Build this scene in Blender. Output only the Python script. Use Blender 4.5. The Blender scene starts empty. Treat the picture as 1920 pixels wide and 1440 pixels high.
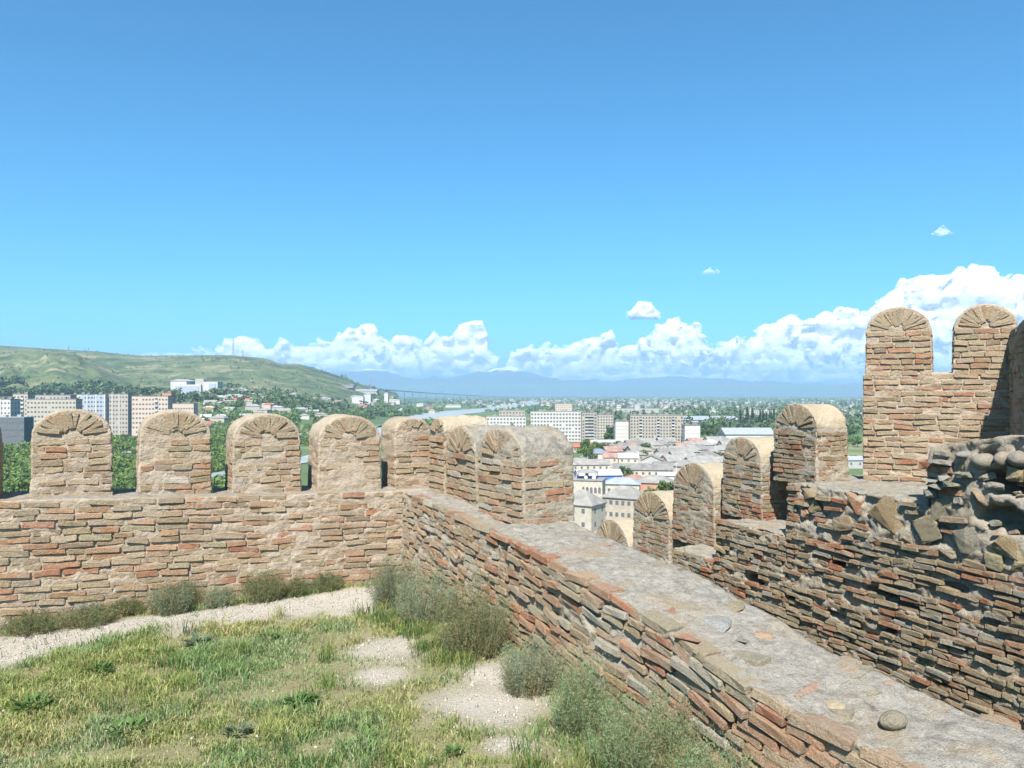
import bpy, bmesh, math, random
import numpy as np
from mathutils import Vector, Matrix

SC = bpy.context.scene
COL = SC.collection
RNG = np.random.default_rng(7)
random.seed(7)

# ------------------------------------------------------------------ camera, sky, sun, exposure
EYE = 1.6                 # metres above the yard
FPX = 1500.0              # focal length in photo pixels (photo is 1920 x 1440)
YH = 738.0                # row of the horizon
cam_data = bpy.data.cameras.new('camera')
cam = bpy.data.objects.new('camera', cam_data)
COL.objects.link(cam)
cam.location = (0, 0, EYE)
cam.rotation_euler = (math.radians(90), 0, 0)
cam_data.sensor_width = 36.0
cam_data.lens = 36.0 * FPX / 1920.0
cam_data.shift_y = (YH - 720.0) / 1920.0
cam_data.clip_start = 0.05
cam_data.clip_end = 200000.0
SC.camera = cam

SUN_TO = Vector((-0.10, -0.64, 0.76)).normalized()      # direction towards the sun
elev = math.asin(SUN_TO.z)
world = bpy.data.worlds.new('World')
SC.world = world
world.use_nodes = True
wn = world.node_tree.nodes
wl = world.node_tree.links
for n in list(wn):
    wn.remove(n)
w_out = wn.new('ShaderNodeOutputWorld')
w_bg = wn.new('ShaderNodeBackground')
w_sky = wn.new('ShaderNodeTexSky')
w_sky.sky_type = 'NISHITA'
w_sky.sun_disc = False
w_sky.sun_elevation = elev
w_sky.sun_rotation = math.atan2(SUN_TO.x, SUN_TO.y)
w_sky.altitude = 800
w_sky.air_density = 1.0
w_sky.dust_density = 1.0
w_sky.ozone_density = 1.0
w_bg.inputs['Strength'].default_value = 0.08
w_tint = wn.new('ShaderNodeMix')           # white balance of the clear mountain air
w_tint.data_type = 'RGBA'
w_tint.blend_type = 'MULTIPLY'
w_tint.inputs[0].default_value = 1.0
w_tint.inputs[7].default_value = (0.27, 0.78, 1.03, 1)
wl.new(w_sky.outputs[0], w_tint.inputs[6])
wl.new(w_tint.outputs[2], w_bg.inputs[0])
wl.new(w_bg.outputs[0], w_out.inputs[0])

sun_data = bpy.data.lights.new('sun', 'SUN')
sun_data.energy = 5.0
sun_data.angle = math.radians(0.55)
sun_data.color = (1.0, 0.94, 0.85)
sun = bpy.data.objects.new('sun', sun_data)
COL.objects.link(sun)
sun.rotation_euler = SUN_TO.to_track_quat('Z', 'Y').to_euler()

SC.view_settings.view_transform = 'Standard'
SC.view_settings.look = 'None'
SC.view_settings.exposure = 1.2
SC.view_settings.gamma = 1.0
SC.view_settings.use_curve_mapping = False
SC.cycles.max_bounces = 5
SC.cycles.diffuse_bounces = 3
SC.cycles.glossy_bounces = 2
SC.cycles.transmission_bounces = 2
SC.cycles.volume_bounces = 0
SC.cycles.transparent_max_bounces = 16
SC.cycles.use_denoising = True
SC.cycles.sample_clamp_indirect = 4.0

# ------------------------------------------------------------------ helpers: numbers
def hash3(ix, iy, iz, seed):
    h = (ix.astype(np.uint32) * np.uint32(374761393) + iy.astype(np.uint32) * np.uint32(668265263)
         + iz.astype(np.uint32) * np.uint32(2147483647) + np.uint32((seed * 1274126177) & 0xffffffff))
    h = (h ^ (h >> np.uint32(13))) * np.uint32(1274126177)
    h = h ^ (h >> np.uint32(16))
    h = h * np.uint32(2246822519)
    h = h ^ (h >> np.uint32(15))
    return h.astype(np.float64) / 4294967295.0

def vnoise(x, y, z, seed=0):
    x = np.asarray(x, float); y = np.asarray(y, float) + 0 * x; z = np.asarray(z, float) + 0 * x
    x, y, z = np.broadcast_arrays(x, y, z)
    xi = np.floor(x).astype(np.int64); yi = np.floor(y).astype(np.int64); zi = np.floor(z).astype(np.int64)
    fx = x - xi; fy = y - yi; fz = z - zi
    fx = fx * fx * (3 - 2 * fx); fy = fy * fy * (3 - 2 * fy); fz = fz * fz * (3 - 2 * fz)
    r = 0
    for dx in (0, 1):
        wx = fx if dx else 1 - fx
        for dy in (0, 1):
            wy = fy if dy else 1 - fy
            for dz in (0, 1):
                wz = fz if dz else 1 - fz
                r = r + wx * wy * wz * hash3((xi + dx) & 0xffffffff, (yi + dy) & 0xffffffff, (zi + dz) & 0xffffffff, seed)
    return r * 2 - 1

def fbm(x, y, z, octv=3, seed=0, gain=0.5):
    a, s, t = 1.0, 0, 0
    for o in range(octv):
        k = 2.03 ** o
        s = s + a * vnoise(x * k + 17.3 * o, y * k + 5.1 * o, z * k + 9.7 * o, seed + o)
        t += a
        a *= gain
    return s / t

def sstep(a, b, x):
    t = np.clip((np.asarray(x, float) - a) / (b - a), 0, 1)
    return t * t * (3 - 2 * t)

def at_depth(px, py, d):
    return Vector(((px - 960) / FPX * d, d, EYE - (py - YH) / FPX * d))

def at_height(px, py, z):
    d = (EYE - z) * FPX / (py - YH)
    return at_depth(px, py, d)

# ------------------------------------------------------------------ helpers: objects
def mesh_from(name, verts, faces, mat=None, smooth=True):
    me = bpy.data.meshes.new(name)
    v = np.asarray(verts, float).reshape(-1, 3)
    if isinstance(faces, np.ndarray):
        nf, k = faces.shape
        me.vertices.add(len(v)); me.vertices.foreach_set('co', v.ravel())
        me.loops.add(nf * k); me.loops.foreach_set('vertex_index', faces.astype(np.int32).ravel())
        me.polygons.add(nf)
        me.polygons.foreach_set('loop_start', np.arange(0, nf * k, k, dtype=np.int32))
        try:
            me.polygons.foreach_set('loop_total', np.full(nf, k, dtype=np.int32))
        except Exception:
            pass
        me.update(calc_edges=True)
        me.validate()
    else:
        me.from_pydata([tuple(p) for p in v], [], [tuple(f) for f in faces])
        me.update()
    if smooth:
        me.polygons.foreach_set('use_smooth', np.ones(len(me.polygons), dtype=bool))
    if mat:
        me.materials.append(mat)
    return me

def link(name, me, parent=None):
    o = bpy.data.objects.new(name, me)
    COL.objects.link(o)
    if parent is not None:
        o.parent = parent
    return o

def tag(o, label=None, category=None, group=None, kind=None):
    if label: o['label'] = label
    if category: o['category'] = category
    if group: o['group'] = group
    if kind: o['kind'] = kind
    return o

def set_colors(me, cols):          # cols: per-vertex rgb
    a = me.color_attributes.new('Col', 'FLOAT_COLOR', 'POINT')
    c = np.ones((len(me.vertices), 4)); c[:, :3] = cols
    a.data.foreach_set('color', c.ravel())

class MB:
    """collects polygons for one mesh"""
    def __init__(self):
        self.v = []; self.f = []; self.m = []
    def box(self, c, s, mi=0, rz=0.0, bottom=True):
        cx, cy, cz = c; sx, sy, sz = [q / 2 for q in s]
        n = len(self.v); co, si = math.cos(rz), math.sin(rz)
        for dz in (-1, 1):
            for dx, dy in ((-1, -1), (1, -1), (1, 1), (-1, 1)):
                x, y = dx * sx, dy * sy
                self.v.append((cx + x * co - y * si, cy + x * si + y * co, cz + dz * sz))
        fs = [(4, 5, 6, 7), (0, 1, 5, 4), (1, 2, 6, 5), (2, 3, 7, 6), (3, 0, 4, 7)]
        if bottom: fs.append((3, 2, 1, 0))
        for f in fs:
            self.f.append(tuple(n + i for i in f)); self.m.append(mi)
    def poly(self, pts, faces, mi=0):
        n = len(self.v); self.v += [tuple(p) for p in pts]
        for f in faces:
            self.f.append(tuple(n + i for i in f)); self.m.append(mi)
    def tube(self, p0, p1, r0, r1, k=6, mi=0):
        p0 = Vector(p0); p1 = Vector(p1); d = (p1 - p0).normalized()
        a = d.orthogonal().normalized(); b = d.cross(a)
        n = len(self.v)
        for p, r in ((p0, r0), (p1, r1)):
            for i in range(k):
                t = 2 * math.pi * i / k
                self.v.append(tuple(p + a * (r * math.cos(t)) + b * (r * math.sin(t))))
        for i in range(k):
            j = (i + 1) % k
            self.f.append((n + i, n + j, n + k + j, n + k + i)); self.m.append(mi)
        self.f.append(tuple(n + k + i for i in range(k))); self.m.append(mi)
    def build(self, name, mats, parent=None, smooth=False):
        me = mesh_from(name, self.v, self.f, None, smooth)
        for m in (mats if isinstance(mats, (list, tuple)) else [mats]):
            me.materials.append(m)
        if len(me.polygons) == len(self.m):
            me.polygons.foreach_set('material_index', np.array(self.m, dtype=np.int32))
        return link(name, me, parent)

# ------------------------------------------------------------------ helpers: materials
def new_mat(name):
    m = bpy.data.materials.new(name); m.use_nodes = True
    nt = m.node_tree
    b = nt.nodes['Principled BSDF']
    b.inputs['Roughness'].default_value = 0.95
    b.inputs['Specular IOR Level'].default_value = 0.15
    return m, nt, b

def n_noise(nt, scale, detail=4, rough=0.6, vec=None, dist=0.0):
    n = nt.nodes.new('ShaderNodeTexNoise')
    n.inputs['Scale'].default_value = scale
    n.inputs['Detail'].default_value = detail
    n.inputs['Roughness'].default_value = rough
    n.inputs['Distortion'].default_value = dist
    if vec is not None: nt.links.new(vec, n.inputs['Vector'])
    return n.outputs['Fac']

def n_ramp(nt, fac, stops):
    r = nt.nodes.new('ShaderNodeValToRGB')
    e = r.color_ramp.elements
    while len(e) < len(stops): e.new(0.5)
    for i, (p, c) in enumerate(stops):
        e[i].position = p
        e[i].color = (*c, 1) if isinstance(c, (tuple, list)) else (c, c, c, 1)
    nt.links.new(fac, r.inputs[0])
    return r.outputs[0]

def n_mix(nt, fac, a, b, mode='MIX'):
    m = nt.nodes.new('ShaderNodeMix'); m.data_type = 'RGBA'; m.blend_type = mode
    if isinstance(fac, (int, float)): m.inputs[0].default_value = fac
    else: nt.links.new(fac, m.inputs[0])
    for k, v in ((6, a), (7, b)):
        if isinstance(v, (tuple, list)): m.inputs[k].default_value = (*v, 1)
        else: nt.links.new(v, m.inputs[k])
    return m.outputs[2]

def n_bump(nt, height, strength, dist, bsdf):
    b = nt.nodes.new('ShaderNodeBump')
    b.inputs['Strength'].default_value = strength
    b.inputs['Distance'].default_value = dist
    nt.links.new(height, b.inputs['Height'])
    nt.links.new(b.outputs[0], bsdf.inputs['Normal'])

def n_obj(nt):
    return nt.nodes.new('ShaderNodeTexCoord').outputs['Object']

def n_pos(nt):
    return nt.nodes.new('ShaderNodeNewGeometry').outputs['Position']

def n_attr(nt, name='Col'):
    a = nt.nodes.new('ShaderNodeAttribute'); a.attribute_name = name
    return a.outputs['Color']

def mat_plain(name, col, var=0.25, scale=1.5, rough=0.9, bump=0.0, spec=0.15):
    m, nt, b = new_mat(name)
    p = n_pos(nt)
    f = n_noise(nt, scale, 4, 0.6, p)
    dark = tuple(c * (1 - var) for c in col); lite = tuple(min(1, c * (1 + var)) for c in col)
    nt.links.new(n_ramp(nt, f, [(0.3, dark), (0.7, lite)]), b.inputs['Base Color'])
    b.inputs['Roughness'].default_value = rough
    b.inputs['Specular IOR Level'].default_value = spec
    if bump: n_bump(nt, f, 0.5, bump, b)
    return m

def mat_mortar(name, c1, c2, c3, bump=0.02):
    m, nt, b = new_mat(name)
    p = n_pos(nt)
    big = n_noise(nt, 2.6, 5, 0.65, p)
    mid = n_noise(nt, 17.0, 5, 0.7, p)
    fine = n_noise(nt, 120.0, 4, 0.7, p)
    col = n_ramp(nt, big, [(0.28, c1), (0.5, c2), (0.74, c3)])
    col = n_mix(nt, n_ramp(nt, mid, [(0.35, 0.0), (0.75, 0.65)]), col, tuple(min(1, q * 1.25) for q in c2))
    col = n_mix(nt, n_ramp(nt, mid, [(0.2, 0.45), (0.42, 0.0)]), col, tuple(q * 0.55 for q in c1))
    col = n_mix(nt, 0.5, col, n_ramp(nt, fine, [(0.25, 0.55), (0.75, 1.0)]), 'MULTIPLY')
    nt.links.new(col, b.inputs['Base Color'])
    ad = nt.nodes.new('ShaderNodeMath'); ad.operation = 'MULTIPLY_ADD'
    nt.links.new(fine, ad.inputs[0]); ad.inputs[1].default_value = 0.45; nt.links.new(n_noise(nt, 38.0, 4, 0.7, p), ad.inputs[2])
    n_bump(nt, ad.outputs[0], 1.0, bump, b)
    return m

def mat_brick(name, use_attr):
    m, nt, b = new_mat(name)
    if use_attr: base = n_attr(nt)
    else: base = nt.nodes.new('ShaderNodeObjectInfo').outputs['Color']
    p = n_pos(nt)
    mid = n_noise(nt, 28.0, 5, 0.7, p)
    fine = n_noise(nt, 150.0, 4, 0.7, p)
    col = n_mix(nt, n_ramp(nt, mid, [(0.3, 0.35), (0.5, 0.0)]), base, n_mix(nt, 1.0, base, (0.5, 0.46, 0.42), 'MULTIPLY'))
    lime = n_noise(nt, 9.0, 6, 0.75, p)
    col = n_mix(nt, n_ramp(nt, lime, [(0.47, 0.0), (0.62, 0.75)]), col, (0.41, 0.345, 0.25))
    col = n_mix(nt, 0.75, col, n_ramp(nt, fine, [(0.25, 0.5), (0.7, 1.0)]), 'MULTIPLY')
    pit = n_noise(nt, 75.0, 3, 0.6, p)
    col = n_mix(nt, n_ramp(nt, pit, [(0.26, 0.75), (0.36, 0.0)]), col, (0.07, 0.05, 0.035))
    nt.links.new(col, b.inputs['Base Color'])
    ad = nt.nodes.new('ShaderNodeMath'); ad.operation = 'MULTIPLY_ADD'
    nt.links.new(fine, ad.inputs[0]); ad.inputs[1].default_value = 0.55; nt.links.new(n_noise(nt, 55.0, 4, 0.75, p), ad.inputs[2])
    n_bump(nt, ad.outputs[0], 1.0, 0.02, b)
    return m

def mat_leaf(name, trans=0.35):
    m, nt, b = new_mat(name)
    c = n_attr(nt)
    nt.links.new(c, b.inputs['Base Color'])
    b.inputs['Roughness'].default_value = 0.7
    b.inputs['Specular IOR Level'].default_value = 0.25
    tr = nt.nodes.new('ShaderNodeBsdfTranslucent')
    nt.links.new(c, tr.inputs['Color'])
    mx = nt.nodes.new('ShaderNodeMixShader'); mx.inputs[0].default_value = trans
    out = nt.nodes['Material Output']
    nt.links.new(b.outputs[0], mx.inputs[1]); nt.links.new(tr.outputs[0], mx.inputs[2])
    nt.links.new(mx.outputs[0], out.inputs['Surface'])
    return m

M_MORTAR = mat_mortar('mortar_tan', (0.32, 0.255, 0.188), (0.415, 0.34, 0.26), (0.455, 0.39, 0.315))
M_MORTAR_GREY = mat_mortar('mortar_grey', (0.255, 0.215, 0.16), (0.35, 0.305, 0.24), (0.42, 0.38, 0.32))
def mat_coping(name):
    """worn lime concrete: coarse grey aggregate, ochre and lichen stains, dark cracks"""
    m, nt, b = new_mat(name)
    p = n_pos(nt)
    big = n_noise(nt, 3.2, 6, 0.7, p); mid = n_noise(nt, 24.0, 5, 0.75, p); fine = n_noise(nt, 140.0, 3, 0.7, p); st = n_noise(nt, 5.5, 6, 0.7, p, .8)
    col = n_ramp(nt, mid, [(0.28, (0.185, 0.168, 0.14)), (0.48, (0.355, 0.328, 0.278)), (0.72, (0.47, 0.44, 0.385))])
    col = n_mix(nt, n_ramp(nt, big, [(0.52, 0.0), (0.66, 0.75)]), col, (0.39, 0.30, 0.185))
    col = n_mix(nt, n_ramp(nt, st, [(0.30, 0.7), (0.44, 0.0)]), col, (0.12, 0.112, 0.098))
    col = n_mix(nt, 0.8, col, n_ramp(nt, fine, [(0.28, 0.45), (0.62, 1.0)]), 'MULTIPLY')
    vo = nt.nodes.new('ShaderNodeTexVoronoi'); vo.inputs['Scale'].default_value = 55.0; nt.links.new(p, vo.inputs['Vector'])
    col = n_mix(nt, n_ramp(nt, vo.outputs['Distance'], [(0.0, 0.45), (0.28, 0.0)]), col, (0.45, 0.42, 0.36))
    nt.links.new(col, b.inputs['Base Color'])
    ad = nt.nodes.new('ShaderNodeMath'); ad.operation = 'MULTIPLY_ADD'
    nt.links.new(mid, ad.inputs[0]); ad.inputs[1].default_value = 1.2; nt.links.new(fine, ad.inputs[2])
    n_bump(nt, ad.outputs[0], 1.0, 0.014, b)
    return m
M_COPING = mat_coping('coping_grey')
M_BRICK = mat_brick('weathered_brick', False)
M_BRICK_A = mat_brick('weathered_brick_mass', True)
M_LEAF = mat_leaf('leaf')
M_FOREST = mat_leaf('forest_leaf', 0.15)

PAL_TAN = [((0.45, 0.35, 0.245), 34), ((0.47, 0.335, 0.215), 28), ((0.47, 0.285, 0.175), 17), ((0.46, 0.225, 0.13), 10),
           ((0.40, 0.33, 0.21), 6), ((0.33, 0.235, 0.16), 5), ((0.55, 0.51, 0.44), 3)]
PAL_B = [((0.42, 0.325, 0.22), 28), ((0.44, 0.305, 0.20), 28), ((0.43, 0.25, 0.155), 18), ((0.41, 0.185, 0.105), 8),
         ((0.36, 0.31, 0.22), 14), ((0.46, 0.43, 0.36), 12)]
PAL_LOW = [((0.43, 0.32, 0.20), 26), ((0.46, 0.29, 0.17), 26), ((0.46, 0.245, 0.145), 22), ((0.45, 0.20, 0.11), 16), ((0.36, 0.30, 0.19), 6), ((0.50, 0.46, 0.39), 2)]
PAL_FAN = [((0.42, 0.345, 0.24), 40), ((0.44, 0.33, 0.215), 30), ((0.44, 0.27, 0.17), 14), ((0.36, 0.30, 0.21), 16)]
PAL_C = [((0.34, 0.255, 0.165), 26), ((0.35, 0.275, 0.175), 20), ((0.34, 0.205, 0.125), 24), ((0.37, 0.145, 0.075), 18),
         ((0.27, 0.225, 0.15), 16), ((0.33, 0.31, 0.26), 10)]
PAL_T = [((0.42, 0.33, 0.225), 34), ((0.43, 0.305, 0.205), 30), ((0.41, 0.24, 0.15), 12), ((0.40, 0.18, 0.10), 7),
         ((0.37, 0.31, 0.20), 10), ((0.29, 0.22, 0.15), 8)]

def pick(pal):
    cs, ws = zip(*pal)
    c = random.choices(cs, ws)[0]
    c = tuple(q * 0.82 + w * 0.18 for q, w in zip(c, (0.42, 0.33, 0.235) if pal is not PAL_C else (0.33, 0.25, 0.165)))
    k = random.uniform(0.88, 1.12)
    return tuple(max(0.02, q * k * random.uniform(0.96, 1.04)) for q in c)

# ------------------------------------------------------------------ brick pieces
def make_brick_mesh(seed):
    r = random.Random(seed)
    nx, nz = 4, 3
    v = []; f = []
    skew = r.uniform(-0.12, 0.12)
    us = (-1, -0.92 + r.uniform(-.03, .02), r.uniform(-.25, .25), 0.92 + r.uniform(-.02, .03), 1)
    ws = (-1, -0.74 + r.uniform(-.08, .08), 0.74 + r.uniform(-.08, .08), 1)
    for j in range(nz + 1):
        for i in range(nx + 1):
            u, w = us[i], ws[j]
            eu, ew = i in (0, nx), j in (0, nz)
            x = 0.5 * u * (1 + (r.uniform(-.05, .03) if eu else 0)) + skew * w * 0.10
            z = 0.5 * w * (1 + (r.uniform(-.16, .10) if ew else 0)) + 0.06 * math.sin(u * 2 + seed)
            y = r.uniform(-.055, .05)
            if eu: y -= 0.055
            if ew: y -= 0.06
            if eu and ew: x *= 0.955; z *= 0.80
            v.append((x, y, z))
    def idx(i, j): return j * (nx + 1) + i
    for j in range(nz):
        for i in range(nx):
            f.append((idx(i, j), idx(i, j + 1), idx(i + 1, j + 1), idx(i + 1, j)))
    ring = [idx(i, 0) for i in range(nx)] + [idx(nx, j) for j in range(nz)] + [idx(i, nz) for i in range(nx, 0, -1)] + [idx(0, j) for j in range(nz, 0, -1)]
    n0 = len(v)
    for k in ring:
        v.append((v[k][0] * 1.02, -1.0, v[k][2] * 1.04))
    m = len(ring)
    for k in range(m):
        a, b = ring[k], ring[(k + 1) % m]
        f.append((a, b, n0 + (k + 1) % m, n0 + k))
    return v, f

BRICKS = [make_brick_mesh(s) for s in range(22)]
BRICK_ME = [mesh_from('brick', v, f, M_BRICK, False) for v, f in BRICKS]
BRICK_NP = [(np.array(v), f) for v, f in BRICKS]

def brick_matrix(p, n, roll, size, lean=(0, 0)):
    """front face of the brick at p looking along n; size = length, depth, height"""
    n = Vector(n).normalized()
    up = Vector((0, 0, 1)) if abs(n.z) < 0.9 else Vector((0, 1, 0))
    x = n.cross(up).normalized(); z = x.cross(n)
    n2 = (n + x * lean[0] + z * lean[1]).normalized()
    x = (x - n2 * x.dot(n2)).normalized(); z = x.cross(n2)
    c, s = math.cos(roll), math.sin(roll)
    x2 = x * c + z * s; z2 = z * c - x * s
    M = Matrix.Identity(4)
    for i in range(3):
        M[i][0] = x2[i] * size[0]; M[i][1] = n2[i] * size[1]; M[i][2] = z2[i] * size[2]; M[i][3] = p[i]
    return M

def emit_bricks(lst, parent, limit=300, name='brick'):
    """lst of (matrix, colour); the largest in view become parts, the rest one mass"""
    def show(b):
        p = b[0].translation
        if p.y < 0.5: return -1
        px = 960 + FPX * p.x / p.y; py = YH - FPX * (p.z - EYE) / p.y
        if not (-10 < px < 1930 and -10 < py < 1450): return 0
        return b[0].to_scale().x / p.y
    lst = sorted(lst, key=show, reverse=True)
    for M, c in lst[:limit]:
        o = link(name, random.choice(BRICK_ME), parent)
        o.matrix_basis = M
        o.color = (*c, 1)
    rest = lst[limit:]
    if rest:
        V = []; F = []; C = []; n = 0
        for M, c in rest:
            v, f = random.choice(BRICK_NP)
            A = np.array(M)
            V.append(v @ A[:3, :3].T + A[:3, 3])
            F += [tuple(i + n for i in q) for q in f]
            C.append(np.tile(c, (len(v), 1))); n += len(v)
        me = mesh_from('bricks', np.vstack(V), F, M_BRICK_A, False)
        set_colors(me, np.vstack(C))
        tag(link('bricks', me, parent), kind='stuff')

# ------------------------------------------------------------------ walls
class Path:
    """plan line, walked so that the inner side lies to the right of the walker"""
    def __init__(self, pts, step=0.012):
        p = np.array(pts, float)
        # Catmull-Rom through the points when there are more than two
        if len(p) > 2:
            q = np.vstack([2 * p[0] - p[1], p, 2 * p[-1] - p[-2]])
            out = []
            for i in range(len(p) - 1):
                a, b, c, d = q[i:i + 4]
                for t in np.linspace(0, 1, 40, endpoint=False):
                    out.append(0.5 * ((2 * b) + (-a + c) * t + (2 * a - 5 * b + 4 * c - d) * t ** 2 + (-a + 3 * b - 3 * c + d) * t ** 3))
            out.append(p[-1]); p = np.array(out)
        L = np.concatenate([[0], np.cumsum(np.linalg.norm(np.diff(p, axis=0), axis=1))])
        self.len = L[-1]
        n = max(2, int(self.len / step) + 1)
        self.s = np.linspace(0, self.len, n)
        self.xy = np.stack([np.interp(self.s, L, p[:, 0]), np.interp(self.s, L, p[:, 1])], 1)
        t = np.gradient(self.xy, self.s, axis=0)
        t /= np.linalg.norm(t, axis=1)[:, None]
        self.t = t
        self.n = np.stack([t[:, 1], -t[:, 0]], 1)
        if len(pts) > 2:
            kk = np.ones(31) / 31
            self.n = np.stack([np.convolve(np.pad(self.n[:, q], 15, 'edge'), kk, 'valid') for q in (0, 1)], 1)
            self.n /= np.linalg.norm(self.n, axis=1)[:, None]
    def at(self, s):
        x = np.interp(s, self.s, self.xy[:, 0]); y = np.interp(s, self.s, self.xy[:, 1])
        nx = np.interp(s, self.s, self.n[:, 0]); ny = np.interp(s, self.s, self.n[:, 1])
        l = math.hypot(nx, ny)
        return Vector((x, y, 0)), Vector((nx / l, ny / l, 0))
    def s_px(self, px, off=0.0):
        q = self.xy - self.n * off
        d = np.where(q[:, 1] > 0.3, 960 + FPX * q[:, 0] / np.maximum(q[:, 1], 0.3), 1e9)
        return float(self.s[np.argmin(np.abs(d - px))])

def wall_core(name, path, zbot, ztop, thick, mats, amp=0.010, fs=8.0, fz=22.0, res=0.013, hollow=None, topamp=0.016, tres=0.022, parent=None, seed=0, ends=True):
    s = path.s; N = len(s)
    zt = ztop(s) if callable(ztop) else np.full(N, ztop)
    zb = np.full(N, zbot)
    nv = int((zt.max() - zbot) / res); nw = int(thick / tres)
    rows = []; kinds = []
    for v in np.linspace(0, 1, nv + 1): rows.append((0.0, v)); kinds.append('f')
    for w in np.linspace(0, 1, nw + 1)[1:]: rows.append((w * thick, 1.0)); kinds.append('t')
    for v in (0.7, 0.35, 0.0): rows.append((thick, v)); kinds.append('b')
    R = len(rows)
    off = np.array([r[0] for r in rows])[:, None]; vv = np.array([r[1] for r in rows])[:, None]
    Z = zb + vv * (zt - zb)[None, :]
    X = path.xy[:, 0] - off * path.n[:, 0]; Y = path.xy[:, 1] - off * path.n[:, 1]
    S = s[None, :] + 0 * Z
    nz = 1.25 * fbm(S * fs * 1.3, off * fs + 0 * Z, Z * fz * 1.1, 3, seed + 3) + 0.6 * fbm(S * fs * 4.5, off * 30 + 0 * Z, Z * fz * 2.4, 2, seed + 8) + 0.28
    big = fbm(S * 1.3, off * 1.3 + 0 * Z, Z * 2.0, 2, seed + 21)
    kf = np.array([1.0 if k == 'f' else 0.0 for k in kinds])[:, None]
    kt = np.array([1.0 if k == 't' else 0.0 for k in kinds])[:, None]
    kt[nv] = 0.7; kf[nv] = 0.7
    kb = np.array([1.0 if k == 'b' else 0.0 for k in kinds])[:, None]
    dh = amp * nz + amp * 0.8 * big
    if hollow is not None: dh = dh - hollow(S, Z) * kf
    tn = fbm(S * 7, off * 7 + 0 * Z, Z * 0 + 3.3, 4, seed + 31, .62)
    dt = topamp * tn + topamp * 1.3 * fbm(S * 1.6, off * 1.8 + 0 * Z, 0 * Z, 2, seed + 41)
    dd = dh * kf - 0.01 * kb
    X = X + dd * path.n[:, 0]; Y = Y + dd * path.n[:, 1]; Z = Z + dt * kt
    V = np.stack([X, Y, Z], -1).reshape(-1, 3)
    i, j = np.meshgrid(np.arange(R - 1), np.arange(N - 1), indexing='ij')
    a = i * N + j
    F = np.stack([a, a + 1, a + N + 1, a + N], -1).reshape(-1, 4)
    me = mesh_from(name, V, F, None)
    for m in mats: me.materials.append(m)
    if len(mats) > 1:
        kk = np.array([0 if k == 'f' else 1 for k in kinds[:-1]]); kk[nv] = 1
        me.polygons.foreach_set('material_index', np.repeat(kk, N - 1).astype(np.int32))
    o = link(name, me, parent)
    if ends:
        for e, nm in ((0, 'end_face'), (N - 1, 'end_face')):
            idx = np.arange(R) * N + e
            pts = V[idx]
            f = [tuple(range(R))] if e == 0 else [tuple(range(R - 1, -1, -1))]
            m2 = mesh_from(nm, pts, f, mats[0], False)
            link(nm, m2, o)
    return o, zt

def face_rows(path, zfun, nrows, pitch, pal, s0=0.0, s1=None, lens=(0.12, 0.25), proud=(0.004, 0.016), miss=0.06, first=0.0, ok=None, tilt=2.2, gap=(0.004, 0.018), zmin=-9, wob=0.008, hk=(0.78, 1.0)):
    """courses laid from the top of a wall downwards"""
    out = []
    s1 = path.len if s1 is None else s1
    for k in range(nrows):
        s = s0 + random.uniform(-0.12, 0)
        ph = random.uniform(0, 99)
        while s < s1:
            L = random.uniform(*lens)
            if random.random() < 0.10: L *= random.uniform(0.5, 0.75)
            a_, b_ = max(s, s0 + 0.003), min(s + L, s1 - 0.003)
            sc = (a_ + b_) / 2
            nxt = s + L
            L = b_ - a_
            if L > 0.04 and random.random() > miss:
                z = zfun(sc) - first - (k + 0.5) * pitch + wob * float(vnoise(sc * 1.7, ph, 0.0, 5)) + random.uniform(-.004, .004)
                if z > zmin and (ok is None or ok(sc, z)):
                    p, n = path.at(sc)
                    e = random.uniform(*proud)
                    pos = p + n * e; pos.z = z
                    h = pitch * random.uniform(*hk)
                    slope = math.atan(-(float(zfun(sc + .05)) - float(zfun(sc - .05))) / .1)
                    out.append((brick_matrix(pos, n, slope + math.radians(random.gauss(0, tilt)), (L, 0.09, h), (random.gauss(0, .03), random.gauss(0.03, .07))), pick(pal(k) if callable(pal) else pal)))
            s = nxt + random.uniform(*gap)
    return out

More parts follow.
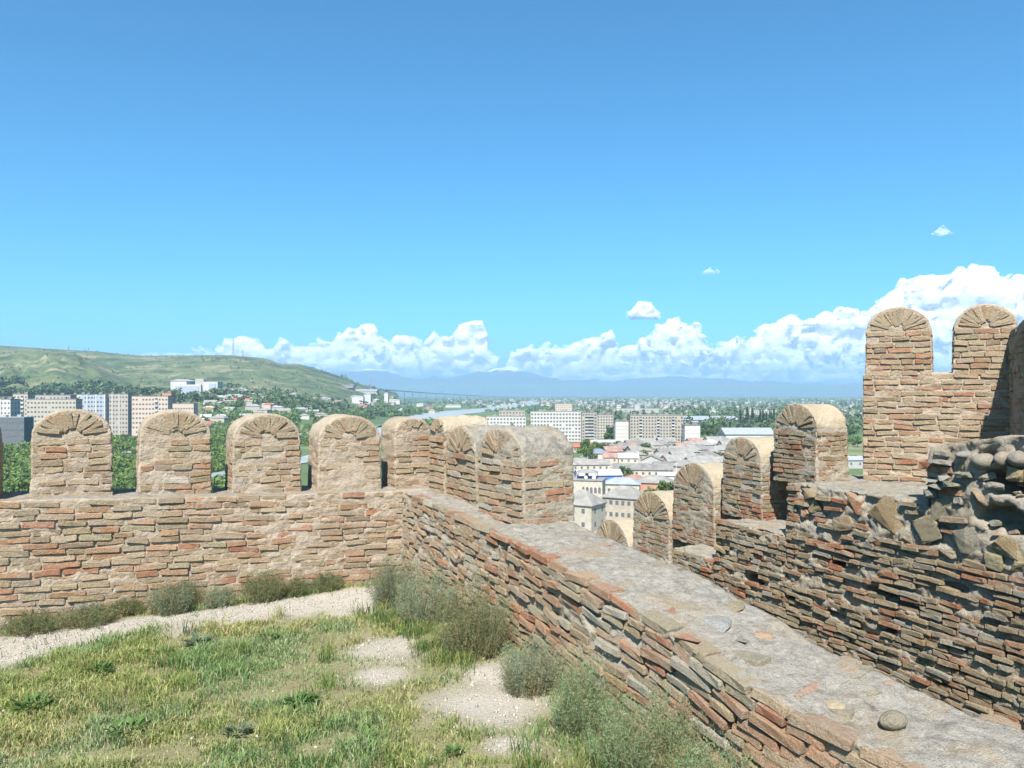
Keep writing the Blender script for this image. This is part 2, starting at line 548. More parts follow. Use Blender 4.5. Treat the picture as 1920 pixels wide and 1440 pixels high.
def merlon(parent, c, n, w, h, th, rise, pal, mats, taper=0.06, seed=0, sides=True, proud=(0.003, 0.014), miss=0.08, amp=0.010, pitch=0.049, name='merlon', bamp=1.0):
    """a round-topped merlon; c = middle of the foot of its inner face, n = outward normal of that face"""
    n = Vector(n).normalized(); x = n.cross(Vector((0, 0, 1))).normalized(); up = Vector((0, 0, 1))
    hs = h - rise
    res = 0.0165
    nu = max(10, int(w / res)); nv = max(10, int(h / res)); nd = max(6, int(th / 0.02))
    U = np.sin(np.linspace(-1, 1, nu + 1) * math.pi / 2)
    def top(u): return hs + rise * np.sqrt(np.maximum(0, 1 - u * u))
    def pt(u, v, d):   # local to world (before noise)
        uu = u * w / 2 * (1 - taper * v / h)
        return np.stack([c.x + x.x * uu - n.x * d, c.y + x.y * uu - n.y * d, c.z + v + 0 * uu], -1)
    VV = np.linspace(0, 1, nv + 1)
    uu, tt = np.meshgrid(U, VV)            # rows over height
    front = pt(uu, tt * top(uu), 0 * uu)
    back = pt(uu, tt * top(uu), 0 * uu + th)
    ou = np.concatenate([np.full(nv, -1.0), U, np.full(nv, 1.0)])
    ov = np.concatenate([VV[:-1] * hs, top(U), VV[::-1][1:] * hs])
    D = np.linspace(0, th, nd + 1)
    o2, d2 = np.meshgrid(np.arange(len(ou)), D)
    strip = pt(ou[o2], ov[o2], d2)
    verts = [front.reshape(-1, 3), back.reshape(-1, 3), strip.reshape(-1, 3)]
    faces = []
    def grid(nr, nc, base, flip):
        i, j = np.meshgrid(np.arange(nr - 1), np.arange(nc - 1), indexing='ij')
        a = base + i * nc + j
        f = np.stack([a, a + 1, a + nc + 1, a + nc], -1).reshape(-1, 4)
        return f[:, ::-1] if flip else f
    nF = (nu + 1) * (nv + 1)
    faces.append(grid(nv + 1, nu + 1, 0, False))
    faces.append(grid(nv + 1, nu + 1, nF, True))
    faces.append(grid(nd + 1, len(ou), 2 * nF, False))
    V = np.vstack(verts); F = np.vstack(faces)
    # weld
    key = np.round(V * 20000).astype(np.int64)
    _, first, inv = np.unique(key, axis=0, return_index=True, return_inverse=True)
    inv = inv.ravel()
    V = V[first]; F = inv[F]
    tmp = np.cross(V[F[:, 1]] - V[F[:, 0]], V[F[:, 2]] - V[F[:, 0]]) + np.cross(V[F[:, 2]] - V[F[:, 0]], V[F[:, 3]] - V[F[:, 0]])
    N = np.zeros_like(V)
    for k in range(4): np.add.at(N, F[:, k], tmp)
    N /= np.maximum(np.linalg.norm(N, axis=1), 1e-12)[:, None]
    cen = np.array([c.x, c.y, c.z + h / 2]) - np.array(n) * th / 2
    if np.mean(np.sum((V - cen) * N, 1)) < 0:
        N = -N; F = F[:, ::-1]
    q = V * np.array([9, 9, 22]) + seed * 3.7
    top_part = np.clip((V[:, 2] - c.z - hs) / 0.05, 0, 1)
    dn = amp * (0.25 + 1.25 * fbm(q[:, 0] * 1.3, q[:, 1] * 1.3, q[:, 2] * 1.1, 3, seed)) + 0.65 * amp * fbm(V[:, 0] * 45, V[:, 1] * 45, V[:, 2] * 60, 2, seed + 5)
    dn = dn * (1 + (bamp - 1.35) * top_part) + amp * 1.5 * fbm(V[:, 0] * 2.5 + seed, V[:, 1] * 2.5, V[:, 2] * 2.5, 2, seed + 9)
    V = V + N * dn[:, None]
    me = mesh_from(name, V, F, mats[0])
    me.materials.append(mats[1])
    cenz = np.mean(V[F][:, :, 2], 1)
    fn = tmp / np.maximum(np.linalg.norm(tmp, axis=1), 1e-12)[:, None]
    barrel = (np.abs(fn @ np.array(n)) < 0.5) & (cenz > c.z + hs)
    me.polygons.foreach_set('material_index', barrel.astype(np.int32))
    o = link(name, me, parent)
    out = []
    rows = int(hs / pitch)
    def lay(center, nn, width, lens, side=0):
        xx = nn.cross(up).normalized()
        for k in range(rows):
            z = c.z + (k + 0.5) * pitch + random.uniform(-.004, .004)
            tk = 1 - taper * (z - c.z) / h
            ww = width * (1 if side else tk)
            inset = (1 - tk) * w / 2 if side else 0.0
            s = -ww / 2 + random.uniform(-.06, 0)
            while s < ww / 2 - 0.03:
                L = min(random.uniform(*lens), ww / 2 - s - 0.004)
                s0 = max(s, -ww / 2 + 0.004); L = s + L - s0
                if L > 0.035 and random.random() > miss:
                    p = Vector(center) + xx * (s0 + L / 2) + nn * (random.uniform(*proud) * (0.6 if side else 1) - inset); p.z = z
                    out.append((brick_matrix(p, nn, math.radians(random.gauss(0, 2)), (L, 0.07, pitch * random.uniform(.78, 1.0)), (random.gauss(0, .02), random.gauss(0.03, .06))), pick(pal)))
                s = s0 + L + random.uniform(.004, .016)
    lay(c, n, w, (0.10, 0.22))
    if sides:
        for sg in (-1, 1):
            nn = x * sg
            cc = c + x * (sg * w / 2) - n * (th / 2)
            lay(cc, nn, th * 0.97, (0.08, 0.18), 1)
    # fan of bricks set on edge in the arch
    R = w / 2 * (1 - taper)
    nf = max(9, int(R * math.pi / random.uniform(.047, .062)))
    for k in range(nf):
        a = math.pi * (k + 0.5) / nf + random.uniform(-.05, .05)
        if random.random() < 0.1: continue
        re = 1.0 / math.sqrt((math.cos(a) / R) ** 2 + (math.sin(a) / rise) ** 2) - 0.012
        r0 = re * random.uniform(0.14, 0.34); r1 = re * random.uniform(0.92, 1.02)
        rm = (r0 + r1) / 2
        p = c + x * (rm * math.cos(a)) + n * random.uniform(0.006, 0.019); p.z = c.z + hs + rm * math.sin(a)
        out.append((brick_matrix(p, n, a, (r1 - r0, 0.06, random.uniform(.028, .046))), tuple((p_ + q_) / 2 for p_, q_ in zip(pick(PAL_FAN), pick(PAL_FAN if pal is not PAL_C else PAL_C)))))
    emit_bricks(out, o)
    return o

# ================================================================== the fortress
K = np.array([-0.93, 6.82])                       # inner corner of the two near walls
UA = np.array([0.877, 0.48]); UA = UA / np.linalg.norm(UA)
LEN_A = 5.6
PA = Path([K - UA * LEN_A, K + UA * 0.35])
B_LINE = [(K[0], K[1] - 0.02, .77), (-0.66, 6.30, .75), (-0.335, 5.68, .72), (-0.14, 5.38, .70), (0.09, 4.93, .665), (0.27, 4.50, .635), (0.43, 4.17, .60), (0.72, 3.66, .525),
          (0.90, 3.28, .47), (1.08, 3.00, .415), (1.32, 2.73, .345), (1.75, 2.25, .28), (2.5, 1.45, .2), (3.4, 0.5, .12)]
PB = Path([q[:2] for q in B_LINE])
B_S = [float(PB.s[np.argmin(np.hypot(PB.xy[:, 0] - q[0], PB.xy[:, 1] - q[1]))]) for q in B_LINE]
def c_face(Y): return np.array([5.845 - 0.41 * Y, Y])
PC = Path([c_face(14.0), c_face(4.3)], 0.017)

def za(s): return 0.77 + 0.034 * np.maximum(0, LEN_A - np.asarray(s, float))
def zb_(s): return np.interp(np.asarray(s, float), B_S, [q[2] for q in B_LINE]) + 0.008 * np.sin(np.asarray(s, float) * 2.7)
def on_b_top(px, py):
    z = 0.6
    for _ in range(8):
        p = at_height(px, py, z)
        k = np.argmin(np.hypot(PB.xy[:, 0] - p.x, PB.xy[:, 1] - p.y)); z = float(zb_(PB.s[k]))
    return p

# --- wall with the row of four merlons
wallA, _ = wall_core('parapet_wall', PA, -0.4, za, 0.62, [M_MORTAR, M_COPING], amp=0.010, seed=1)
tag(wallA, 'low tan brick parapet wall with a row of separate round-topped merlons beside the gravel strip', 'wall')
bA = face_rows(PA, za, 20, 0.0485, lambda k: PAL_LOW if random.random() < (k - 3) / 13 else PAL_TAN, s0=LEN_A - 4.0, s1=LEN_A - 0.0, lens=(0.15, 0.235), proud=(0.003, 0.017), miss=0.03, first=0.002, zmin=-0.15)
emit_bricks(bA, wallA)

def place_merlon(parent, path, off, px0, px1, pytop, th, pal, mats, zf, seed, rk=0.68, **kw):
    s0, s1 = path.s_px(px0, off), path.s_px(px1, off)
    sm = (s0 + s1) / 2
    p, n = path.at(sm)
    p = p - n * off
    z0 = float(zf(sm)) - 0.02 if callable(zf) else zf
    w = abs(s1 - s0)
    h = (EYE - (pytop - YH) / FPX * p.y) - z0
    return merlon(parent, Vector((p.x, p.y, z0)), n, w, h, th, w / 2 * rk, pal, mats, seed=seed, **kw)

M_BARREL = mat_mortar('barrel_tan', (0.31, 0.26, 0.185), (0.41, 0.345, 0.25), (0.44, 0.39, 0.31))
MM = (M_MORTAR, M_BARREL)
for k, (a, b, t) in enumerate([(-160, -2, 772), (57, 210, 768), (262, 397, 770), (437, 563, 776), (597, 713, 779)]):
    place_merlon(wallA, PA, 0.2, a, b, t, 0.33, PAL_TAN, MM, za, 10 + k)
# corner merlon, the face on this wall
place_merlon(wallA, PA, 0.2, 741, 806, 783, 0.34, PAL_TAN, MM, lambda s: 0.765, 17, sides=True)

# --- wall that runs towards the viewer
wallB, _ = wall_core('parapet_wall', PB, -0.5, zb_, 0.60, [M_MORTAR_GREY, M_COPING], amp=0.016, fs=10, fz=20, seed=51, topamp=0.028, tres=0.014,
                     hollow=lambda S, Z: 0.001 + 0.016 * np.clip(fbm(S * 6, 0 * S, Z * 9, 2, 77) * 2 - 0.3, 0, 1))
tag(wallB, 'low weathered brick parapet wall with flat grey rubble top curving towards the viewer', 'wall')
bB = face_rows(PB, zb_, 1, 0.049, PAL_B, s0=0.05, s1=6.9, lens=(0.17, 0.28), proud=(0.004, 0.03), miss=0.12, first=-0.002, hk=(.8, 1.0))
bB += face_rows(PB, zb_, 20, 0.049, PAL_B, s0=0.05, s1=1.9, lens=(0.08, 0.17), proud=(0.0, 0.024), miss=0.10, first=0.047, zmin=-0.2, tilt=6, wob=.012)
bB += face_rows(PB, zb_, 20, 0.049, lambda k: PAL_LOW if random.random() < k / 13 else PAL_B, s0=1.9, s1=6.9, lens=(0.14, 0.26), proud=(0.006, 0.034), miss=0.06, first=0.047, zmin=-0.3, tilt=3)
emit_bricks(bB, wallB, 250)
for k, (a, b, t) in enumerate([(776, 834, 782), (838, 894, 799), (905, 985, 803)]):
    place_merlon(wallB, PB, 0.25, a, b, t, 0.42, PAL_B if k else PAL_TAN, (M_MORTAR if k < 1 else M_MORTAR_GREY, M_BARREL if k < 1 else M_COPING), zb_, 60 + k,
                 rk=0.72 if k < 2 else 0.62, proud=(0.012, 0.028), amp=0.010, bamp=2.0, miss=.04)

# flat bricks and stones bedded in the top of that wall
def stone_mesh(seed, cuts=14, rough=0.06, flat=1.0):
    r = random.Random(seed)
    bm = bmesh.new()
    for _ in range(cuts):
        u = r.uniform(-1, 1); t = r.uniform(0, 2 * math.pi); q = math.sqrt(1 - u * u)
        k = r.uniform(0.85, 1.0)
        p = [q * math.cos(t), q * math.sin(t), u]
        p = [math.copysign(abs(c) ** 0.6, c) * 0.5 * k for c in p]
        bm.verts.new((p[0], p[1], p[2] * flat))
    res = bmesh.ops.convex_hull(bm, input=bm.verts)
    junk = [g for g in res['geom_interior'] if isinstance(g, bmesh.types.BMVert)]
    if junk: bmesh.ops.delete(bm, geom=junk, context='VERTS')
    bmesh.ops.subdivide_edges(bm, edges=bm.edges[:], cuts=3, use_grid_fill=True, smooth=0.0)
    co = np.array([v.co for v in bm.verts])
    d1 = fbm(co[:, 0] * 4 + seed, co[:, 1] * 4, co[:, 2] * 4, 3, seed); d2 = fbm(co[:, 0] * 9 + seed, co[:, 1] * 9, co[:, 2] * 9, 2, seed + 1)
    for v, a_, b_ in zip(bm.verts, d1, d2):
        v.co += v.co.normalized() * (rough * 0.7 * a_ + rough * 0.55 * b_)
    bmesh.ops.recalc_face_normals(bm, faces=bm.faces)
    me = bpy.data.meshes.new('stone'); bm.to_mesh(me); bm.free()
    me.materials.append(M_BRICK)
    return me
STONES = [stone_mesh(100 + k) for k in range(12)]
COBBLES = []
for k in range(5):
    bm = bmesh.new(); bmesh.ops.create_icosphere(bm, subdivisions=3, radius=0.5)
    r = random.Random(k + 40)
    ph = [r.uniform(0, 6) for _ in range(4)]
    for v in bm.verts:
        c = v.co
        v.co = c * (1 + 0.07 * math.sin(c.x * 5 + ph[0]) + 0.07 * math.sin(c.y * 6 + ph[1]) + 0.06 * math.sin(c.z * 5 + ph[2]))
    me = bpy.data.meshes.new('stone'); bm.to_mesh(me); bm.free()
    me.polygons.foreach_set('use_smooth', np.ones(len(me.polygons), dtype=bool))
    me.materials.append(M_BRICK); COBBLES.append(me)

def stone_at(parent, p, n, size, col, roll=0.0, meshes=STONES, name='stone', k=None):
    o = link(name, meshes[k % len(meshes)] if k is not None else random.choice(meshes), parent)
    o.matrix_basis = brick_matrix(p, n, roll, size)
    o.color = (*col, 1)
    return o

for px, py, lx, ly, col, roll in [(1247, 1141, .17, .12, (.40, .22, .14), .5), (1296, 1190, .21, .12, (.45, .23, .15), .4), (1346, 1161, .17, .11, (.36, .36, .35), .6),
                                  (1372, 1131, .20, .14, (.36, .30, .18), .4), (1392, 1196, .14, .05, (.31, .30, .26), .2), (1431, 1187, .10, .08, (.47, .33, .23), .5),
                                  (1300, 1105, .22, .16, (.44, .35, .22), .4), (1512, 1290, .24, .09, (.47, .31, .22), .8), (1564, 1316, .11, .075, (.52, .43, .28), .5),
                                  (1180, 1092, .24, .12, (.43, .36, .24), .5), (1245, 1062, .26, .13, (.44, .34, .22), .6), (1640, 1268, .22, .14, (.47, .33, .24), .7),
                                  (1590, 1245, .20, .12, (.46, .35, .24), .7), (1870, 1368, .3, .14, (.45, .33, .22), .9), (1120, 1060, .14, .06, (.45, .29, .18), .7)]:
    p = on_b_top(px, py)
    o = stone_at(wallB, Vector((p.x, p.y, p.z - .019)), (0, 0, 1), (lx * 1.35, 0.055, ly * 1.35), col, -math.radians(68) + roll * 0.2)
for k in range(26):
    s_ = random.uniform(2.1, 6.4); o_ = random.choice([random.uniform(.44, .56), random.uniform(.05, .5)])
    p, n = PB.at(s_); q = p - n * o_; q.z = float(zb_(s_)) - .002
    L = random.uniform(.12, .26)
    o = link('brick', random.choice(BRICK_ME), wallB)
    o.matrix_basis = brick_matrix(q, (random.gauss(0, .05), random.gauss(0, .05), 1), math.atan2(-n.x, -n.y) * -1 + math.pi / 2 + random.gauss(0, .25), (L, .05, L * random.uniform(.4, .7)))
    o.color = (*pick([((.44, .33, .21), 5), ((.46, .28, .18), 3), ((.40, .37, .32), 6), ((.36, .32, .24), 4)]), 1)
p = on_b_top(1675, 1366)
peb = stone_at(None, Vector((p.x, p.y, p.z + .028)), (0, 0, 1), (0.115, 0.07, 0.08), (.30, .27, .20), -0.5, COBBLES, 'pebble', 1)
tag(peb, 'smooth olive-grey pebble lying loose on the grey wall top', 'pebble')

rC = np.random.default_rng(12)
ss = rC.uniform(1.4, 6.6, 2600); oo = rC.uniform(0.02, 0.57, 2600)
sel = fbm(ss * 2.5, oo * 4, 0 * ss, 3, 57) > -0.12
ss, oo = ss[sel], oo[sel]
cxy = np.stack([np.interp(ss, PB.s, PB.xy[:, 0] ) - oo * np.interp(ss, PB.s, PB.n[:, 0]), np.interp(ss, PB.s, PB.xy[:, 1]) - oo * np.interp(ss, PB.s, PB.n[:, 1])], 1)
csz = 0.0025 + 0.007 * rC.random(len(ss)) ** 4
dirs = rC.normal(0, 1, (len(ss), 8, 3)); dirs /= np.linalg.norm(dirs, axis=2)[:, :, None]
octv = np.array([(1, 0, 0), (-1, 0, 0), (0, 1, 0), (0, -1, 0), (0, 0, .7), (0, 0, -.7)]); octf = np.array([(0, 2, 4), (2, 1, 4), (1, 3, 4), (3, 0, 4), (2, 0, 5), (1, 2, 5), (3, 1, 5), (0, 3, 5)])
q6 = octv[None] * csz[:, None, None] * rC.uniform(.6, 1.4, (len(ss), 6, 1))
aa = rC.uniform(0, 6.28, len(ss)); ca, sa = np.cos(aa)[:, None], np.sin(aa)[:, None]
tz = zb_(ss) - .002 + 0.028 * fbm(ss * 7, oo * 7, 0 * ss + 3.3, 4, 51 + 31, .62) + 0.028 * 1.3 * fbm(ss * 1.6, oo * 1.8, 0 * ss, 2, 51 + 41)
tz = tz - csz * .3
qv = np.stack([q6[..., 0] * ca - q6[..., 1] * sa + cxy[:, None, 0], q6[..., 0] * sa + q6[..., 1] * ca + cxy[:, None, 1], q6[..., 2] + tz[:, None] + .001], -1)
me = mesh_from('mortar_chips', qv.reshape(-1, 3), (octf[None] + 6 * np.arange(len(ss))[:, None, None]).reshape(-1, 3), mat_plain('chip', (.22, .20, .165), .4, 40))
tag(link('mortar_chips', me, wallB), kind='stuff')

# --- stepped wall going downhill behind, with its ruined near part
sC = {k: PC.s_px(k) for k in (1187, 1262, 1343, 1478, 1735, 1920)}
def zc(s):
    s = np.asarray(s, float)
    z = np.full(s.shape, -1.2)
    for key, val in ((1187, -0.72), (1262, -0.24), (1343, 0.23), (1478, 0.74), (1735, 1.16)):
        z = np.where(s > sC[key] + 0.03 * vnoise(s * 3, 0, key * 1.0, 4), val, z)
    z = z + np.where(s > sC[1735], 0.10 * np.clip((s - sC[1735]) / 0.5, 0, 1.6), 0)
    return z
def s_of(px): return PC.s_px(px)
def zface(px, py):
    p, n = PC.at(s_of(px)); return EYE - (py - YH) / FPX * p.y
HOL = []
for px, py, ru, rv, d in [(1895, 905, .20, .085, .30), (1880, 975, .20, .10, .22), (1415, 1087, .13, .06, .16), (1665, 1178, .09, .035, .16), (1570, 1057, .14, .03, .10),
                          (1650, 1110, .2, .03, .09), (1480, 1120, .12, .03, .09), (1700, 1135, .18, .028, .08), (1560, 1150, .15, .025, .07), (1790, 1100, .12, .03, .08), (1600, 925, .06, .05, .07), (1850, 855, .08, .05, .08)]:
    HOL.append((s_of(px), zface(px, py), ru, rv, d))
def hollowC(S, Z):
    h = 0.004 + 0.035 * np.clip(fbm(S * 5, 0 * S, Z * 9, 3, 91) * 1.8, 0, 1)
    for s0, z0, ru, rv, d in HOL:
        q = ((S - s0) / ru) ** 2 + ((Z - z0) / rv) ** 2 + 0.7 * fbm(S * 8, 0 * S, Z * 14, 2, 93)
        h = h + d * (1 - sstep(0.55, 1.25, q))
    return h
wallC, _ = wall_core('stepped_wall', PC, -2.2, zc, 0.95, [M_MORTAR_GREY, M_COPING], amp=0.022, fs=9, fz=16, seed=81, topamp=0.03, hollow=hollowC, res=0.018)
tag(wallC, 'ruined brick and rubble wall stepping downhill behind the grey-topped wall, with five round-topped merlons', 'wall')
BIG = []      # boulders on the face: (px, py, w px, h px, colour, roll)
for q in [(1665, 966, 80, 78, (.33, .26, .16), .2), (1738, 992, 66, 66, (.27, .25, .18), -.3), (1775, 948, 105, 50, (.30, .29, .22), -.45), (1812, 1012, 72, 60, (.26, .26, .22), .0),
          (1600, 945, 52, 46, (.34, .20, .12), .1), (1582, 986, 60, 40, (.30, .25, .18), -.2), (1527, 950, 34, 28, (.29, .25, .16), -.2), (1510, 962, 22, 22, (.42, .20, .13), .3),
          (1517, 927, 50, 24, (.36, .30, .19), .0), (1838, 932, 36, 42, (.29, .24, .17), .2), (1868, 912, 40, 17, (.33, .33, .31), .05), (1902, 888, 40, 34, (.36, .30, .19), .1),
          (1893, 1028, 74, 48, (.30, .24, .14), .1), (1862, 1052, 46, 42, (.30, .28, .18), .2), (1912, 1062, 34, 30, (.31, .27, .17), .0), (1850, 895, 36, 14, (.32, .31, .28), -.4),
          (1775, 1040, 40, 22, (.29, .26, .2), -.2), (1700, 1010, 30, 26, (.28, .26, .2), .2), (1640, 1010, 26, 20, (.3, .27, .2), 0.1)]:
    BIG.append(q)
for k, (px, py, wp, hp, col, roll) in enumerate(BIG):
    s = s_of(px); p, n = PC.at(s)
    z = zface(px, py)
    pos = p - n * 0.016; pos.z = z
    fore = 1.0 / max(0.45, abs(n.y * 0.9 + n.x * (px - 960) / FPX * 0.9))
    stone_at(wallC, pos, n, (wp / FPX * p.y * 1.1, 0.11, hp / FPX * p.y * 1.0), tuple(q * w for q, w in zip(col, (1.12, 1.03, .95))), roll, k=k)
# rounded cobbles under the slab
for k, (px, py, wp, hp, col) in enumerate([(1843, 866, 46, 34, (.36, .33, .27)), (1880, 862, 42, 34, (.35, .29, .24)), (1915, 862, 48, 38, (.27, .25, .23)), (1806, 853, 26, 18, (.30, .30, .30)),
                                           (1770, 868, 52, 15, (.30, .28, .24)), (1752, 900, 30, 14, (.34, .33, .30)), (1775, 898, 26, 16, (.34, .33, .29)), (1815, 890, 44, 16, (.26, .27, .20)),
                                           (1752, 925, 26, 22, (.28, .28, .24)), (1790, 908, 50, 14, (.29, .28, .22)), (1765, 912, 40, 12, (.27, .27, .24))]):
    s = s_of(px); p, n = PC.at(s); pos = p + n * (-0.03 if k < 4 else 0.01); pos.z = zface(px, py)
    stone_at(wallC, pos, n, (wp / FPX * p.y * 0.95, 0.20, hp / FPX * p.y * 0.95), col, 0, COBBLES if k < 4 else STONES)
for k in range(30):
    px = random.uniform(1742, 1925); py = random.uniform(858, 1005)
    if any(abs(px - q[0]) < q[2] * .5 and abs(py - q[1]) < q[3] * .5 for q in BIG): continue
    s = s_of(px); p, n = PC.at(s); pos = p - n * (0.02 if px < 1800 else random.uniform(.03, .13)); pos.z = zface(px, py)
    wz = random.uniform(12, 30) / FPX * p.y
    stone_at(wallC, pos, n, (wz, 0.12, wz * random.uniform(.45, .8)), pick([((.30, .28, .23), 5), ((.33, .26, .17), 4), ((.27, .27, .25), 4), ((.36, .17, .10), 1)]), random.gauss(0, .25))
def c_ok(s, z):
    p, n = PC.at(s)
    px = 960 + FPX * p.x / p.y; py = YH - FPX * (z - EYE) / p.y
    for bx, by, bw, bh, _, _ in BIG:
        if abs(px - bx) < bw * 0.45 and abs(py - by) < bh * 0.45: return False
    for s0, z0, ru, rv, d in HOL:
        if ((s - s0) / ru) ** 2 + ((z - z0) / rv) ** 2 < 0.8: return False
    if px > 1735 and py < 890: return False
    if px > 1800 and py < 1040 : return random.random() < .35
    if px > 1500 and py < 1000 and random.random() < .2: return False
    return True
def zflat(s): return 0.72 + 0 * s
bC = []
zcs = lambda s: float(zc(np.array([s]))[0])
for (a, b) in ((sC[1478], PC.len), ):
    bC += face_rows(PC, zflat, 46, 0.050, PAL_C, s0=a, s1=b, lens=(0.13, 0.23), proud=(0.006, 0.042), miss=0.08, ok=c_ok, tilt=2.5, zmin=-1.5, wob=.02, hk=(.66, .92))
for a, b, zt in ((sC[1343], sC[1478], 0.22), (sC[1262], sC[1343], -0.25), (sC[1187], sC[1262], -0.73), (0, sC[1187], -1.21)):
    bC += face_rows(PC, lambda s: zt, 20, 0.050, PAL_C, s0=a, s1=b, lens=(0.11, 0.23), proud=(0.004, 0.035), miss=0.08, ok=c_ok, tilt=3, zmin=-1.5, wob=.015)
# the ruined near part above the boulders
for px, py, wp, hp, col in [(1765, 880, 50, 13, (.40, .19, .11)), (1738, 872, 22, 15, (.38, .16, .09)), (1783, 921, 48, 13, (.42, .17, .08)), (1770, 850, 26, 10, (.36, .33, .28)), (1800, 938, 14, 14, (.42, .41, .37)),
                            (1760, 890, 40, 10, (.33, .30, .24)), (1850, 1075, 40, 11, (.35, .2, .12))]:
    s = s_of(px); p, n = PC.at(s); pos = p + n * 0.03; pos.z = zface(px, py)
    bC.append((brick_matrix(pos, n, random.gauss(0, .03), (wp / FPX * p.y * 1.1, 0.10, hp / FPX * p.y)), col))
emit_bricks(bC, wallC, 300)
# low bricks on the step noses
MC = (M_MORTAR_GREY, M_BARREL)
for k, (a, b, t, zf) in enumerate([(1450, 1531, 757, 0.68), (1355, 1428, 820, 0.2), (1262, 1340, 868, -0.26), (1187, 1255, 922, -0.74), (1115, 1180, 975, -1.22)]):
    place_merlon(wallC, PC, 0.40, a, b, t, 0.40, PAL_C, MC, zf, 90 + k, rk=0.75, proud=(0.006, 0.022), amp=0.014)

# --- tall wall of the tower on the right
T0 = np.array([at_depth(1618, 700, 8.3).x, 8.3]); UT = np.array([0.882, -0.471])
E0 = T0 + UT * 1.30
PT = Path([T0, E0 + UT * 0.3])
wallT, _ = wall_core('tower_wall', PT, 0.2, 1.80, 0.42, [M_MORTAR, M_COPING], amp=0.009, seed=121)
tag(wallT, 'tall tan brick tower wall with two high round-topped merlons above the stepped wall', 'wall')
emit_bricks(face_rows(PT, lambda s: 1.80, 22, 0.0575, PAL_T, s0=0.0, s1=1.4, lens=(0.15, 0.24), proud=(0.006, 0.022), miss=0.02, zmin=0.6, hk=(.72, .92)), wallT)
for k, (a, b, t) in enumerate([(1622, 1748, 575), (1787, 1910, 570)]):
    place_merlon(wallT, PT, 0.0, a, b, t, 0.42, PAL_T, (M_MORTAR, M_BARREL), 1.78, 130 + k, rk=0.78, proud=(0.006, 0.020), pitch=0.0575, amp=0.008, miss=.03)
# --- the return wall of the tower, mostly out of view
PD = Path([E0, E0 + np.array([-0.2, -0.5]), E0 + np.array([-0.92, -2.4])])  # run beyond view is bent left and raised to shade the tower wall
def zd(s): return np.interp(s, [0, 0.42, 0.46, 0.85, 0.9, 1.3, 1.35, 3], [2.2, 2.25, 2.25, 2.3, 2.5, 2.6, 2.75, 2.9])
wallD, _ = wall_core('tower_return_wall', PD, 0.2, zd, 0.5, [M_MORTAR_GREY, M_COPING], amp=0.012, res=0.03, tres=.04, seed=141)
tag(wallD, 'shaded brick return wall of the tower at the right edge', 'wall')
emit_bricks(face_rows(PD, lambda s: 2.2, 28, 0.058, PAL_T, s0=0.02, s1=1.4, lens=(0.13, 0.25), proud=(0.004, 0.022), miss=0.05, zmin=0.7), wallD)
# --- walk between the stepped wall and the tower
def flat_patch(name, poly, z, amp, mat, step=0.05, seed=0):
    P = np.array(poly); x0, y0 = P.min(0); x1, y1 = P.max(0)
    xs = np.arange(x0, x1 + step, step); ys = np.arange(y0, y1 + step, step)
    X, Y = np.meshgrid(xs, ys)
    Z = z + amp * fbm(X * 3, Y * 3, 0 * X, 4, seed)
    def inside(x, y):
        c = np.zeros(x.shape, bool); n = len(P)
        for i in range(n):
            x1_, y1_ = P[i]; x2_, y2_ = P[(i + 1) % n]
            hit = ((y1_ > y) != (y2_ > y)) & (x < (x2_ - x1_) * (y - y1_) / (y2_ - y1_ + 1e-12) + x1_)
            c ^= hit
        return c
    nr, nc = X.shape
    i, j = np.meshgrid(np.arange(nr - 1), np.arange(nc - 1), indexing='ij')
    a = (i * nc + j)
    F = np.stack([a, a + 1, a + nc + 1, a + nc], -1).reshape(-1, 4)
    cx = X.ravel()[F].mean(1); cy = Y.ravel()[F].mean(1)
    F = F[inside(cx, cy)]
    me = mesh_from(name, np.stack([X, Y, Z], -1).reshape(-1, 3), F, mat)
    return link(name, me)
c1 = c_face(8.9); c2 = c_face(4.4); nC = np.array([0.925, 0.38])
walk = flat_patch('wall_walk', [c1 + nC * 0.5, c1 + nC * 1.3, T0 + np.array([0.1, .4]), E0 + np.array([0.2, 0.2]), E0 + np.array([.1, -2.4]), c2 + nC * 0.5], 0.70, 0.03, M_COPING, 0.04, 5)
tag(walk, kind='structure')

# ================================================================== the yard
LA_N = np.array([UA[1], -UA[0]])
def dist_A(x, y): return (x - K[0]) * LA_N[0] + (y - K[1]) * LA_N[1]           # > 0 on the yard side
def dist_B(x, y):
    q = PB.xy[::6]; nn = PB.n[::6]
    x = np.asarray(x, float); y = np.asarray(y, float)
    sh = x.shape; xf = x.ravel(); yf = y.ravel()
    out = np.empty(len(xf))
    for k in range(0, len(xf), 20000):
        dx = xf[k:k + 20000, None] - q[:, 0]; dy = yf[k:k + 20000, None] - q[:, 1]
        i = np.argmin(dx * dx + dy * dy, 1); r = np.arange(len(i))
        out[k:k + 20000] = dx[r, i] * nn[i, 0] + dy[r, i] * nn[i, 1]
    return out.reshape(sh)
def yard_z(x, y):
    x = np.asarray(x, float); y = np.asarray(y, float)
    db = dist_B(x, y)
    rise = 0.0 * np.exp(-np.clip(db, 0, 9) ** 2 / 0.5) * np.exp(-((y - 3.6) / 1.1) ** 2)
    return rise + 0.035 * fbm(x * 0.9, y * 0.9, 0 * x, 3, 300) + 0.012 * fbm(x * 6, y * 6, 0 * x, 3, 301)
